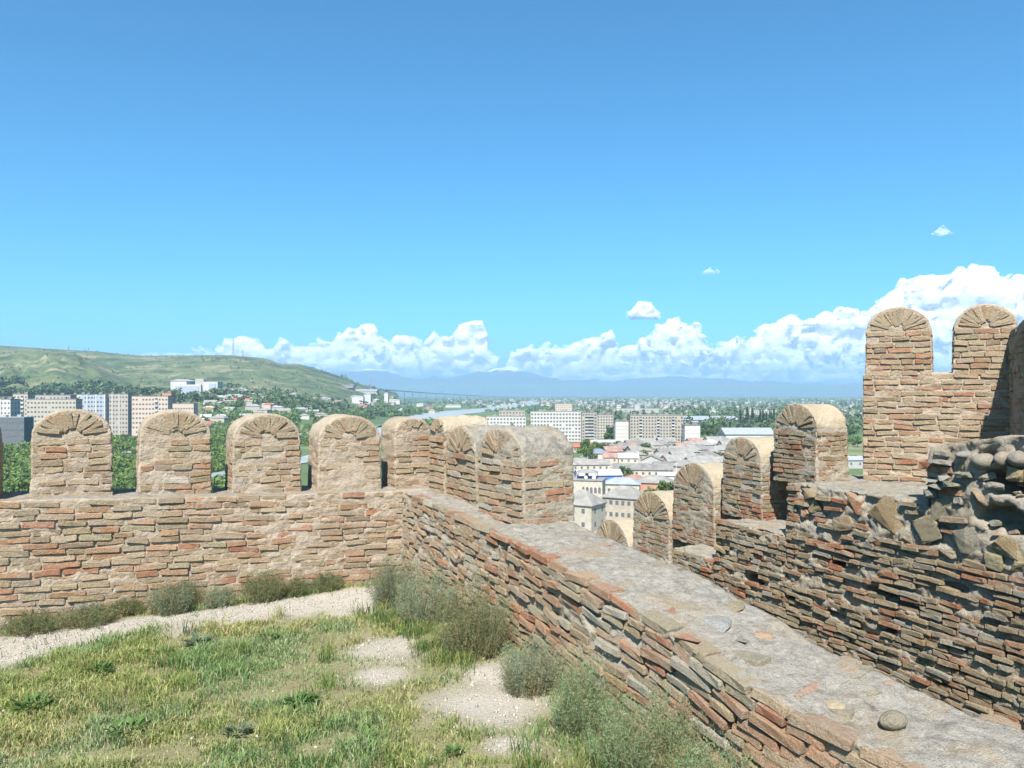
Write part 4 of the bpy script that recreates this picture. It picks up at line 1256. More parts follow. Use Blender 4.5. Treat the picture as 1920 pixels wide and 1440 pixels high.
def forest(name, label, pts_px, n, hs, tris, tone, seed, spread=None):
    """a mass of trees; pts_px = list of px0, px1, d0, d1, weight"""
    r = np.random.default_rng(seed)
    wts = np.array([q[4] for q in pts_px]); k = r.choice(len(pts_px), n, p=wts / wts.sum())
    q = np.array([p[:4] for p in pts_px], float)[k]
    d = np.exp(r.uniform(np.log(q[:, 2]), np.log(q[:, 3]))); px = r.uniform(q[:, 0], q[:, 1])
    x = (px - 960) / FPX * d; y = d
    # leave the water open
    keep = fbm(x / 70, y / 70, 0 * x, 2, seed + 1) > -0.28
    for o in RIVERS:
        if True:
            co = np.empty(len(o.data.vertices) * 3); o.data.vertices.foreach_get('co', co); co = co.reshape(-1, 3); h = len(co) // 2
            A, B = co[:h], co[h:]; mid = (A + B) / 2; hw = np.linalg.norm(A - B, axis=1) / 2
            for c0 in range(0, len(x), 4000):
                dd = np.hypot(x[c0:c0 + 4000, None] - mid[:, 0], y[c0:c0 + 4000, None] - mid[:, 1]) - hw * 0.98
                keep[c0:c0 + 4000] &= dd.min(1) > 1.5
    x, y = x[keep], y[keep]; n = len(x)
    z = land_z(x, y)
    h = r.uniform(*hs, n)
    c = np.array(tone) * r.uniform(.7, 1.35, (n, 1)) * np.where(r.random((n, 1)) < .25, np.array([1.35, 1.25, 1.0]), 1.0)
    d = r.normal(0, 1, (n, tris, 3)); d /= np.linalg.norm(d, axis=2)[:, :, None]
    p = d * (0.35 + 0.65 * r.random((n, tris, 1)) ** .35)
    p = p * np.stack([h * .42, h * .42, h * .5], 1)[:, None, :] + np.stack([x, y, z + h * .5], 1)[:, None, :]
    a = r.normal(0, 1, (n, tris, 3)); a /= np.linalg.norm(a, axis=2)[:, :, None]
    b = np.cross(a, r.normal(0, 1, (n, tris, 3))); b /= np.linalg.norm(b, axis=2)[:, :, None]
    s = (h * 0.26)[:, None, None] * r.uniform(.6, 1.3, (n, tris, 1)) * (40 / tris) ** .4
    V = np.stack([p - a * s * .6, p + a * s * .6, p + b * s], 2).reshape(-1, 3)
    me = mesh_from(name, V, np.arange(len(V)).reshape(-1, 3), M_FOREST, False)
    cc = np.repeat(np.repeat(c, tris, 0) * r.uniform(.75, 1.3, (n * tris, 1)), 3, 0)
    set_colors(me, cc[:len(me.vertices)])
    return tag(link(name, me), label, 'woodland', kind='stuff')
forest('scrub', 'green riverside scrub seen between the merlons of the left wall', [(-60, 80, 340, 900, 3), (190, 270, 340, 900, 2.4), (380, 450, 360, 1000, 2), (80, 190, 560, 900, .6), (540, 600, 500, 1000, 1), (300, 380, 640, 950, .8)], 4200, (2.2, 6.0), 40, (.10, .155, .042), 701)
forest('riverside_wood', 'belt of green woodland along the far bank of the river', [(430, 740, 1150, 1750, 5), (700, 830, 1500, 2300, 2), (380, 560, 950, 1200, 1.5), (760, 930, 1000, 1180, 1.4), (880, 1130, 1700, 2700, 1.2), (590, 720, 880, 1150, .8)], 4600, (4.5, 9), 26, (.10, .16, .045), 702)
forest('hill_foot_wood', 'dark tree belt along the foot of the green hill', [(-150, 320, 1330, 1560, 5), (180, 640, 1200, 1500, 1.6), (420, 800, 1350, 1800, 1.2)], 2400, (7, 15), 24, (.07, .105, .045), 703)
forest('far_trees', 'scattered dark trees across the distant hazy plain', [(640, 1700, 2700, 5200, 4), (640, 1800, 5000, 12000, 3), (1280, 1700, 900, 2600, 3), (1000, 1300, 1300, 2400, 1), (1000, 1360, 840, 1100, .5)], 3800, (6, 13), 14, (.085, .125, .055), 704)
forest('hill_scrub', 'scattered low scrub and bushes over the slopes of the green hill', [(-150, 330, 1500, 1900, 3), (150, 660, 1700, 2650, 4), (-150, 200, 1900, 2600, 1)], 650, (2.0, 5.0), 14, (.05, .075, .033), 705)

# ================================================================== buildings
def mat_flat(name, col, rough=0.9, var=0.12, scale=0.8): return mat_plain(name, col, var, scale, rough)
MW = {k: mat_flat('plaster_' + k, c, var=v) for k, c, v in [('white', (.43, .42, .40), .08), ('cream', (.36, .33, .275), .14), ('beige', (.33, .295, .24), .15), ('grey', (.33, .32, .305), .15), ('pink', (.44, .36, .30), .12),
      ('blue_grey', (.30, .34, .40), .15), ('dark', (.11, .12, .13), .2), ('stone', (.40, .36, .30), .18), ('brick', (.40, .22, .15), .18), ('blue', (.07, .18, .45), .1), ('ruin', (.33, .30, .27), .2)]}
MR = {k: mat_flat('roof_' + k, c, var=v, scale=0.35) for k, c, v in [('asbestos', (.225, .216, .20), .25), ('grey', (.175, .168, .16), .25), ('white', (.34, .345, .35), .08), ('rust', (.27, .17, .14), .35), ('slate', (.17, .20, .24), .15), ('tin', (.26, .285, .31), .12), ('red', (.38, .12, .09), .15), ('pale', (.235, .228, .215), .2), ('teal', (.30, .45, .45), .1)]}
M_GLASS = mat_flat('window_glass', (.10, .11, .12), 0.25, .3)
M_CONC = mat_flat('concrete', (.52, .51, .48))
M_METAL = mat_flat('steel', (.30, .31, .33))
def pane_mesh(w, h):
    mb = MB(); mb.box((0, 0, 0), (w, .10, h)); o = mb.build('window', M_GLASS); me = o.data; bpy.data.objects.remove(o); return me
PANES = {}
def pane(w, h):
    k = (round(w, 1), round(h, 1))
    if k not in PANES: PANES[k] = pane_mesh(*k)
    return PANES[k]
def put(parent, me, name, loc, rz=0):
    o = link(name, me, parent); o.location = loc; o.rotation_euler = (0, 0, rz); return o

def block(px0, px1, pytop, d, rows, cols, wall, label, yaw=0.0, depth=12.0, base=None, balc=(), blank=False, roof='grey', wh=1.3, sides=3, grp=None, name='apartment_block', bands=()):
    """slab of flats; local x along the front, front faces -y"""
    c = ground((px0 + px1) / 2, d)
    w = (px1 - px0) / FPX * d / max(.5, math.cos(yaw))
    ztop = EYE - (pytop - YH) / FPX * d
    z0 = c.z if base is None else base
    H = ztop - z0
    root = bpy.data.objects.new(name, None); COL.objects.link(root)
    root.location = (c.x, c.y, z0); root.rotation_euler = (0, 0, yaw)
    tag(root, label, 'building', grp)
    mb = MB(); mb.box((0, depth / 2, H / 2 - 1), (w, depth, H + 2)); mb.build('wall', MW[wall], root)
    mb = MB(); mb.box((0, depth / 2, H + .25), (w + .5, depth + .5, .5)); mb.box((w * .2, depth / 2, H + 1.4), (3.5, 3, 1.9)); mb.box((-w * .3, depth / 2, H + 1.2), (2.5, 3, 1.5)); mb.build('roof', MR[roof], root)
    fh = H / (rows + .35)
    if not blank:
        cw = w / cols
        me = pane(min(1.7, cw * .58), min(1.6, fh * .55))
        for r in range(rows):
            for k in range(cols):
                x = -w / 2 + (k + .5) * cw; z = fh * (r + .62)
                if k in balc: continue
                if random.random() < .04: continue
                put(root, me, 'window', (x, -.02, z))
        for k in balc:
            x = -w / 2 + (k + .5) * cw
            for r in range(rows):
                z = fh * (r + .5)
                b = MB(); b.box((x, -.55, z - fh * .22), (cw * .95, 1.1, fh * .42), 0); b.box((x, -.06, z + fh * .24), (cw * .8, .12, fh * .42), 1)
                b.build('balcony', [random.choice([MW[wall], MW['grey'], MW['blue_grey'], MW['white']]), M_GLASS], root)
    if blank:
        for r in range(1, rows):
            b = MB(); b.box((0, -.03, fh * r), (w, .06, .25)); b.build('panel_joint', MW['grey'], root)
    if sides:
        sd = 1 if c.x < 0 else -1
        for r in range(rows):
            for k in range(sides):
                o = put(root, pane(1.4, wh), 'window', (sd * (w / 2 + .02), (k + .5) * depth / sides, fh * (r + .62)), math.pi / 2)
    for x0, x1 in bands:
        b = MB(); b.box((-w / 2 + w * (x0 + x1) / 2, -.25, H / 2), (w * (x1 - x0), .5, H)); b.build('stair_tower', MW['white'], root)
    return root

# left group
block(-8, 21, 749, 735, 8, 4, 'white', 'white and grey block of flats cut off by the left edge', yaw=-.15, bands=((.0, .35),))
block(24, 52, 739, 790, 10, 4, 'cream', 'narrow cream high-rise between the white block and the wide cream block', balc=(2,), bands=())
block(51, 141, 749, 715, 9, 14, 'cream', 'wide cream panel block of flats behind the first merlon', yaw=.05, roof='pale')
block(66, 132, 741, 830, 10, 10, 'ruin', 'unfinished grey block with bare roof frames behind the wide cream block', roof='grey')
block(131, 160, 740, 845, 10, 4, 'white', 'small white block between the cream block and the blue-grey high-rise')
block(152, 198, 740, 770, 10, 8, 'blue_grey', 'blue-grey high-rise with white vertical stripes', bands=((.22, .28), (.58, .65), (.93, .99)))
block(198, 240, 739, 775, 10, 7, 'ruin', 'dark grey high-rise with pale stripes beside the blue-grey one', bands=((.28, .33), (.6, .64)))
block(248, 314, 743, 760, 9, 11, 'pink', 'pale pinkish panel block of flats behind the second merlon', yaw=.06, balc=(7,))
block(297, 321, 737, 900, 9, 4, 'brick', 'reddish-brown block rising behind the pinkish panel block')
block(322, 363, 757, 880, 4, 8, 'pink', 'low pinkish four-storey building right of the panel block')
block(-10, 46, 783, 640, 4, 9, 'dark', 'low dark building with blue-tinted roof at the left edge', roof='tin', yaw=-.05)
# centre and right group
block(912, 986, 781, 770, 6, 12, 'white', 'white lower block with small windows behind the rubble merlon', yaw=-.04, roof='pale')
block(936, 984, 770, 840, 8, 8, 'beige', 'beige stepped block rising behind the white lower block', roof='asbestos')
block(995, 1089, 772, 727, 8, 16, 'white', 'long bright white block of flats with a grid of small windows', yaw=-.03, roof='pale')
block(1091, 1119, 774, 718, 9, 5, 'beige', 'beige stair tower with stacked balconies at the end of the long white block', balc=(1, 2, 3), sides=3)
block(1120, 1150, 778, 780, 8, 6, 'cream', 'pale block with a tree before it, next to the beige stair tower')
block(1154, 1181, 790, 690, 6, 2, 'white', 'white windowless end wall left of the widest beige block', blank=True, sides=0)
block(1182, 1281, 779, 676, 9, 18, 'beige', 'widest beige block of flats with rows of small windows', balc=(3, 9, 14), yaw=-.02, roof='asbestos')
block(1284, 1313, 798, 655, 6, 2, 'white', 'white windowless end wall right of the widest beige block', blank=True, sides=3)
block(1041, 1073, 757, 1620, 5, 8, 'pink', 'small pale block of flats on the plain beyond the long white block')
block(1024, 1031, 753, 2100, 5, 3, 'pink', 'tiny pale tower block far out on the plain')
block(1395, 1457, 770, 1400, 5, 16, 'cream', 'distant long pale block behind the row of poplars', roof='white')
block(1156, 1164, 759, 1700, 4, 3, 'white', 'small white far building left of the low industrial sheds', sides=0)
block(1190, 1198, 758, 1750, 4, 3, 'white', 'second small white far building beside the low industrial sheds', sides=0)
block(1165, 1235, 766, 1800, 1, 14, 'pale' if 'pale' in MW else 'grey', 'long low industrial shed far out on the plain', roof='pale', sides=0)

def shed(px0, px1, pytop, pybase, wall, roof, label, depth=30, ribs=0):
    d = gd(pybase); c = ground((px0 + px1) / 2, d); w = (px1 - px0) / FPX * d; H = (pybase - pytop) / FPX * d
    root = bpy.data.objects.new('long_shed', None); COL.objects.link(root); root.location = c
    tag(root, label, 'building')
    mb = MB(); mb.box((0, depth / 2, H * .3), (w, depth, H * .6)); mb.build('wall', MW[wall], root)
    mb = MB(); e = 1.0
    mb.poly([(-w / 2 - e, -e, H * .6), (w / 2 + e, -e, H * .6), (w / 2 + e, depth / 2, H), (-w / 2 - e, depth / 2, H), (w / 2 + e, depth + e, H * .6), (-w / 2 - e, depth + e, H * .6)], [(0, 1, 2, 3), (3, 2, 4, 5), (1, 4, 2), (0, 3, 5)])
    mb.build('roof', MR[roof], root)
    for k in range(ribs):
        x = -w / 2 + (k + .5) * w / ribs
        put(root, pane(1.5, 1.5), 'window', (x, -.03, H * .3))
    return root
shed(1283, 1386, 781, 797, 'blue_grey', 'tin', 'long blue-grey shed on the plain beyond the beige blocks', 60, 20)
shed(1361, 1452, 803, 832, 'white', 'tin', 'large pale blue-white hall above the roofs, left of the highest stepped merlon', 26, 0)
shed(400, 455, 768, 782, 'white', 'tin', 'low white shed at the edge of the riverside wood', 30, 8)
shed(455, 470, 771, 782, 'white', 'pale', 'small white hut beside the low white shed', 14, 2)
shed(640, 662, 762, 768, 'grey', 'grey', 'long low grey shed along the far river bank, left one', 40, 6)
shed(664, 706, 760, 768, 'grey', 'tin', 'long low grey shed with a pale roof along the far river bank', 40, 6)

# white hall complex on the slope
d = 1420.0; c = ground(362, d)
hall = bpy.data.objects.new('white_hall', None); COL.objects.link(hall); hall.location = c
tag(hall, 'large white hall with a tall grey tower on the slope below the hill', 'building')
def hb(x0, x1, y0, y1, mat, name, dep, yy=0, roof=None):
    k = d / FPX
    w = (x1 - x0) * k; z0 = EYE - (y1 - YH) * k - c.z; z1 = EYE - (y0 - YH) * k - c.z
    mb = MB(); mb.box((((x0 + x1) / 2 - 362) * k, yy + dep / 2, (z0 + z1) / 2), (w, dep, z1 - z0)); return mb.build(name, mat, hall)
hb(316, 346, 714, 746, MW['white'], 'wall', 40, 8); hb(325, 378, 721, 748, MW['white'], 'wing', 30, -4); hb(331, 375, 724, 746, MW['blue_grey'], 'glass_front', 1, -5.2)
hb(365, 381, 710, 745, MW['grey'], 'tower', 14, 2); hb(381, 408, 716, 748, MW['white'], 'wing', 26, 0); hb(392, 405, 719, 746, MW['blue_grey'], 'glass_front', 1, -1.2)
mb = MB(); k = d / FPX
mb.poly([((314 - 362) * k, 7, (738 - 714) * k + EYE - c.z), ((348 - 362) * k, 7, (738 - 714) * k + EYE - c.z), ((331 - 362) * k, 7, (738 - 710.5) * k + EYE - c.z),
         ((314 - 362) * k, 49, (738 - 714) * k + EYE - c.z), ((348 - 362) * k, 49, (738 - 714) * k + EYE - c.z), ((331 - 362) * k, 49, (738 - 710.5) * k + EYE - c.z)],
        [(0, 1, 2), (3, 5, 4), (0, 2, 5, 3), (1, 4, 5, 2)])
mb.build('roof', MR['white'], hall)
for q in range(5):
    hb(319 + q * 2.5, 320 + q * 2.5, 722, 746, MW['grey'], 'pilaster', .8, 7.3)

# --- houses
def house(px, py, w, dp, h, rh, yaw, kind, wall, roof, label, grp=None, win=3, d=None, floors=1, name='house'):
    d = d or gd(py); c = ground(px, d)
    root = bpy.data.objects.new(name, None); COL.objects.link(root)
    root.location = c; root.rotation_euler = (0, 0, yaw); tag(root, label, 'house', grp)
    mb = MB(); hx, hy, e = w / 2, dp / 2, .55
    if kind == 'gable':      # ridge along x
        mb.poly([(-hx, -hy, -2), (hx, -hy, -2), (hx, hy, -2), (-hx, hy, -2), (-hx, -hy, h), (hx, -hy, h), (hx, hy, h), (-hx, hy, h), (-hx, 0, h + rh - .1), (hx, 0, h + rh - .1)],
                [(0, 1, 5, 4), (2, 3, 7, 6), (1, 2, 6, 9, 5), (3, 0, 4, 8, 7)])
    else:
        mb.box((0, 0, h / 2 - 1), (w, dp, h + 2))
    mb.build('wall', MW[wall], root)
    rf = MB(); t = .18
    def slab(pts):
        n = len(pts); top = [(x, y, z + t) for x, y, z in pts]
        rf.poly(pts + top, [tuple(range(n))[::-1], tuple(range(n, 2 * n))] + [(i, (i + 1) % n, n + (i + 1) % n, n + i) for i in range(n)])
    if kind == 'gable':
        dz = rh * e / hy
        slab([(-hx - e, -hy - e, h - dz), (hx + e, -hy - e, h - dz), (hx + e, 0, h + rh), (-hx - e, 0, h + rh)])
        slab([(hx + e, hy + e, h - dz), (-hx - e, hy + e, h - dz), (-hx - e, 0, h + rh), (hx + e, 0, h + rh)])
    elif kind == 'hip':
        rx = max(0.3, hx - hy * .9)
        A = [(-hx - e, -hy - e, h), (hx + e, -hy - e, h), (hx + e, hy + e, h), (-hx - e, hy + e, h)]; B = [(-rx, 0, h + rh), (rx, 0, h + rh)]
        rf.poly(A + B, [(0, 1, 5, 4), (2, 3, 4, 5), (1, 2, 5), (3, 0, 4), (3, 2, 1, 0)])
        rf.box((0, 0, h - .1), (w + 2 * e, dp + 2 * e, .2))
    else:
        rf.box((0, 0, h + .2), (w + .8, dp + .8, .4))
    ro = rf.build('roof', MR[roof], root)
    if d < 520 and random.random() < .5:
        cb = MB(); cb.box((hx * .3, hy * .2, h + rh * .9), (.7, .7, 1.6)); cb.build('chimney', MW['brick'], ro)
    if win:
        sx = 1 if c.x * math.cos(yaw) + 0 < 0 else -1
        for fl in range(floors):
            z = (fl + .55) * h / floors
            for k in range(win):
                put(root, pane(1.1, 1.4), 'window', (-hx + (k + .5) * w / win, -hy - .02, z))
            for k in range(2):
                put(root, pane(1.0, 1.4), 'window', (-hx - .02, -hy + (k + .5) * dp / 2, z), math.pi / 2)
                if d < 420: put(root, pane(1.0, 1.4), 'window', (hx + .02, -hy + (k + .5) * dp / 2, z), math.pi / 2)
    return root
house(1092, 1000, 11.5, 10.5, 8.5, 4.2, -.55, 'hip', 'cream', 'asbestos', 'square house with pale grey hip roof just behind the rubble merlon', win=2, floors=2, d=258)
house(1172, 976, 13, 10, 8, 3.6, -.5, 'hip', 'beige', 'asbestos', 'beige house with three grouped windows and grey hip roof behind the lowest merlons', win=6, floors=2, d=278)
ar = house(1104, 945, 12, 9, 9.5, 0, -.25, 'flat', 'stone', 'pale', 'stone house with an arcade of dark arches below a flat roof terrace', win=0, d=318)
for k in range(5):
    mb = MB(); x = -1.5 + k * 1.6; pts = [(x - .5, -4.56, 4.6), (x + .5, -4.56, 4.6)] + [(x + .5 * math.cos(a), -4.56, 6.4 + .6 * math.sin(a)) for a in np.linspace(0, math.pi, 9)]
    n = len(pts); mb.poly(pts + [(p[0], -4.3, p[2]) for p in pts], [tuple(range(n))] + [(i, (i + 1) % n, n + (i + 1) % n, n + i) for i in range(n)]); mb.build('arch_opening', M_GLASS, ar)
mb = MB(); mb.poly([(-5, -3, 12.2), (3.5, -3, 12.2), (3.5, 3.5, 12.6), (-5, 3.5, 12.6), (-1, 0, 13.6), (1, 0, 13.6)], [(0, 1, 5, 4), (1, 2, 5), (2, 3, 4, 5), (3, 0, 4), (3, 2, 1, 0)]); mb.build('terrace_roof', MR['asbestos'], ar)
for x, y in ((-4.6, -2.6), (3.1, -2.6), (3.1, 3.1), (-4.6, 3.1)):
    mb = MB(); mb.tube((x, y, 9.6), (x, y, 12.3), .15, .15); mb.build('post', MW['white'], ar)
for x in (-.5, 2.6):
    mb = MB(); a = [(x + .75 * math.cos(t), -4.2 + .15 * abs(math.cos(t)), 10.7 + .75 * math.sin(t)) for t in np.linspace(0, 2 * math.pi, 14, endpoint=False)]
    mb.poly(a + [(x, -3.9, 10.7)], [(i, (i + 1) % 14, 14) for i in range(14)] + [tuple(range(13, -1, -1))]); mb.build('satellite_dish', MW['white'], ar)
house(1166, 930, 15, 10, 6, 2.2, -.2, 'hip', 'stone', 'tin', 'low house with pale tin roof and leaning sheds beside the arcade house', win=3, d=338)
house(1121, 908, 21, 11, 4.6, 2.2, .12, 'gable', 'blue', 'white', 'long building with bright white roof and blue wall', win=7, d=388)
house(1190, 915, 12, 10, 4.5, 2.6, .3, 'hip', 'stone', 'rust', 'house with a rusty red and white patched roof behind the pale tin roof', d=362)
house(1228, 923, 16, 12, 5, 2.8, -.3, 'hip', 'brick', 'asbestos', 'red brick house with broad grey hip roof beside the third merlon', win=4, d=352)
house(1106, 882, 21, 9, 4, 2.4, .05, 'gable', 'stone', 'asbestos', 'long grey-roofed building directly behind the white-roofed one', win=6, d=452)
house(1205, 896, 30, 10, 4.4, 2.6, -.12, 'gable', 'stone', 'grey', 'longest grey-roofed building with a row of dark windows', win=9, d=418)
house(1250, 910, 8, 7, 3.4, 1.2, -.2, 'gable', 'white', 'white', 'small white hut beside the end of the longest grey roof', win=1, d=396)
house(1222, 879, 11, 12, 5, 2.8, 1.35, 'gable', 'grey', 'asbestos', 'grey gable-fronted house at the foot of the middle row of roofs', win=2, d=468)
house(1243, 884, 10, 8, 4, 1.6, -.1, 'gable', 'stone', 'grey', 'low grey annex right of the gable-fronted house', win=2, d=446)
house(1121, 862, 13, 10, 4, 2.8, -.2, 'hip', 'stone', 'slate', 'house with a dark blue-grey slate hip roof', d=535)
house(1152, 870, 14, 9, 4, 2.4, -.1, 'gable', 'stone', 'rust', 'house with a streaked rusty roof in the terrace before the slate roof', d=502)
house(1178, 870, 12, 9, 4, 2.6, -.1, 'gable', 'stone', 'white', 'house with a pale roof between the rusty roof and the gable-fronted house', d=498)
house(1284, 890, 15, 13, 5, 3.0, .8, 'hip', 'stone', 'asbestos', 'broad grey hip roof just above the third stepped merlon', d=432)
house(1597, 876, 11, 9, 5, 1.8, .1, 'gable', 'grey', 'tin', 'grey house with pale tin roof seen in the slit beside the tower', win=2, d=470)
house(1092, 828, 24, 10, 4, 2.2, .3, 'gable', 'stone', 'red', 'dark red roof right behind the rubble merlon', d=600)
house(1150, 824, 46, 10, 5, 1.6, .05, 'gable', 'white', 'white', 'long low white-roofed building at the foot of the beige stair tower', win=10, d=640)
ORD = ['first', 'second', 'third', 'fourth', 'fifth', 'sixth', 'seventh', 'eighth', 'ninth', 'tenth', 'eleventh', 'twelfth']
rr = random.Random(3)
def row(p0, p1, d0, d1, n, yaw, what):
    for k in range(n):
        t = k / (n - 1); d_ = d0 * (d1 / d0) ** t; px = p0 + (p1 - p0) * t + rr.uniform(-2, 2)
        rf = rr.choice(['asbestos', 'asbestos', 'asbestos', 'grey', 'grey', 'pale', 'pale', 'white', 'rust'])
        house(px, 0, rr.uniform(11, 15), rr.uniform(9, 11), rr.uniform(4, 5.5), rr.uniform(2.4, 3.4), yaw + rr.uniform(-.06, .06), rr.choice(['gable', 'gable', 'hip']), rr.choice(['stone', 'grey', 'beige', 'cream']), rf,
              '%s house from the near end of the %s row of roofs' % (ORD[k], what), 'houses in rows below the blocks of flats', win=2, d=d_)
row(1148, 1212, 545, 650, 6, .25, 'left')
row(1238, 1312, 490, 660, 8, .3, 'middle')
row(1262, 1330, 470, 640, 6, .3, 'second')
row(1308, 1372, 450, 640, 8, .3, 'right')
row(1352, 1440, 470, 600, 5, .3, 'farthest right')
row(1186, 1262, 520, 690, 7, .28, 'inner left')
row(1290, 1352, 560, 680, 5, .3, 'inner right')
# small houses at the foot of the hill and along the far bank
pale = ['white', 'cream', 'pink', 'grey']; n = 0; SMALL = {}
for k in range(88):
    if k < 58: px = rr.uniform(385, 640); d_ = rr.uniform(1050, 1750)
    elif k < 76: px = rr.uniform(655, 830); d_ = rr.uniform(1600, 2300)
    else: px = rr.uniform(330, 470); d_ = rr.uniform(930, 1150)
    rf, adj = rr.choice([('pale', 'grey-white'), ('white', 'white'), ('red', 'red'), ('asbestos', 'grey'), ('tin', 'bluish'), ('rust', 'brown')])
    zone = 'among trees at the foot of the hill' if k < 58 else ('below the viaduct across the river' if k < 76 else 'behind the low white shed')
    h_ = house(px, 0, rr.uniform(10, 22), rr.uniform(9, 12), rr.uniform(5, 8), rr.uniform(1.6, 3.2), rr.uniform(-.5, .5), rr.choice(['gable', 'hip']), rr.choice(pale), rf,
          'small house with %s roof %s' % (adj, zone), 'small far houses with %s roofs %s' % (adj, zone), win=0, d=d_)
    SMALL.setdefault((adj, zone), []).append((px, h_))
CNT = ['first', 'second', 'third', 'fourth', 'fifth', 'sixth', 'seventh', 'eighth', 'ninth', 'tenth', 'eleventh', 'twelfth', 'thirteenth', 'fourteenth', 'fifteenth', 'sixteenth', 'seventeenth', 'eighteenth', 'nineteenth', 'twentieth']
for (adj, zone), lst in SMALL.items():
    for k, (px, h_) in enumerate(sorted(lst, key=lambda q: q[0])):
        h_['label'] = ('%s small %s-roofed house from the left %s' % (CNT[min(k, 19)], adj, zone)) if len(lst) > 1 else 'only small %s-roofed house %s' % (adj, zone)
for px, w, h, d_, lab in [(672, 26, 16, 1850, 'white factory building under the viaduct'), (690, 16, 22, 1900, 'taller white factory tower under the viaduct'), (725, 10, 26, 2000, 'slim white silo below the viaduct'), (738, 34, 9, 2050, 'low cream factory hall right of the silo'),
                          (788, 20, 14, 2300, 'pale factory block farther along below the viaduct'), (850, 48, 7, 2500, 'long white low warehouse under the end of the viaduct'), (462, 22, 12, 1500, 'round-roofed white hall among the hill-foot trees'), (440, 30, 10, 1250, 'broad pale hall before the hill-foot trees')]:
    house(px, 0, w, 18, h, 2, 0, 'hip', 'white', 'white', lab, None, win=0, d=d_)
# far town: too small to tell apart
mb = MB(); r2 = random.Random(9)
for k in range(560):
    q = r2.random()
    if q < .55: px = r2.uniform(1080, 1660); d_ = math.exp(r2.uniform(math.log(1500), math.log(4200)))
    elif q < .9: px = r2.uniform(840, 1300); d_ = math.exp(r2.uniform(math.log(2600), math.log(6500)))
    else: px = r2.uniform(1000, 1660); d_ = math.exp(r2.uniform(math.log(4000), math.log(7000)))
    x = (px - 960) / FPX * d_; w = r2.uniform(9, 20) * (1 + .4 * (d_ > 4000)); h = r2.uniform(4, 7)
    mb.box((x, d_, ZG + h / 2), (w, 10, h), r2.choice([0, 0, 1, 2]), r2.uniform(-.4, .4), False)
    mb.box((x, d_, ZG + h + .6), (w * 1.05, 10.6, 1.2), r2.choice([3, 3, 4, 5]), r2.uniform(-.4, .4), False)
tag(mb.build('far_town', [MW['white'], MW['cream'], MW['grey'], MR['pale'], MR['white'], MR['rust']]), 'mass of tiny pale houses spread over the distant plain', 'town', kind='stuff')

# --- town ground: street and yards between the roofs
def strip(name, pts, w, mat):
    P = np.array([[(a - 960) / FPX * d_, d_] for a, d_ in pts]); t = np.gradient(P, axis=0); t /= np.linalg.norm(t, axis=1)[:, None]; nn = np.stack([-t[:, 1], t[:, 0]], 1)
    V = np.concatenate([np.column_stack([P + nn * w / 2, np.full(len(P), ZG + .12)]), np.column_stack([P - nn * w / 2, np.full(len(P), ZG + .12)])]); k = np.arange(len(P) - 1); n_ = len(P)
    return tag(link(name, mesh_from(name, V, np.stack([k, k + n_, k + n_ + 1, k + 1], 1), mat)), kind='structure')
M_ROAD = mat_flat('town_street', (.24, .235, .22), var=.2, scale=.2)
M_YARD = mat_flat('town_yards', (.30, .28, .235), var=.3, scale=.12)
strip('street', [(1250, 360), (1280, 450), (1310, 560), (1335, 660), (1350, 760)], 9, M_ROAD)
strip('street', [(1060, 350), (1150, 370), (1250, 400), (1350, 440)], 7, M_ROAD)
V = [((a - 960) / FPX * d_, d_, ZG + .06) for a, d_ in [(1030, 235), (1210, 235), (1330, 380), (1480, 420), (1470, 640), (1330, 660), (1140, 640), (1060, 520)]]
tag(link('town_yards', mesh_from('town_yards', V, [tuple(range(len(V)))], M_YARD, False)), kind='structure')
# --- lamp posts along the street
def lamp_post(px, d_, label):
    root = bpy.data.objects.new('utility_pole', None); COL.objects.link(root); root.location = ground(px, d_)
    tag(root, label, 'pole', 'poles along the town streets')
    mb = MB(); mb.tube((0, 0, -1), (0, 0, 9), .16, .11, 6); mb.build('pole', M_CONC, root)
    mb = MB(); mb.box((0, 0, 8.4), (2.2, .14, .14)); mb.build('crossarm', M_CONC, root)
for k, (px, d_) in enumerate([(1268, 400), (1276, 430), (1285, 462), (1293, 500), (1301, 540), (1308, 585), (1316, 630), (1112, 262), (1118, 262)]):
    lamp_post(px, d_, '%s pole from the near end of the town street' % ORD[k] if k < 7 else ('thin pole beside the square hip-roofed house' if k == 7 else 'second thin pole beside the square hip-roofed house'))

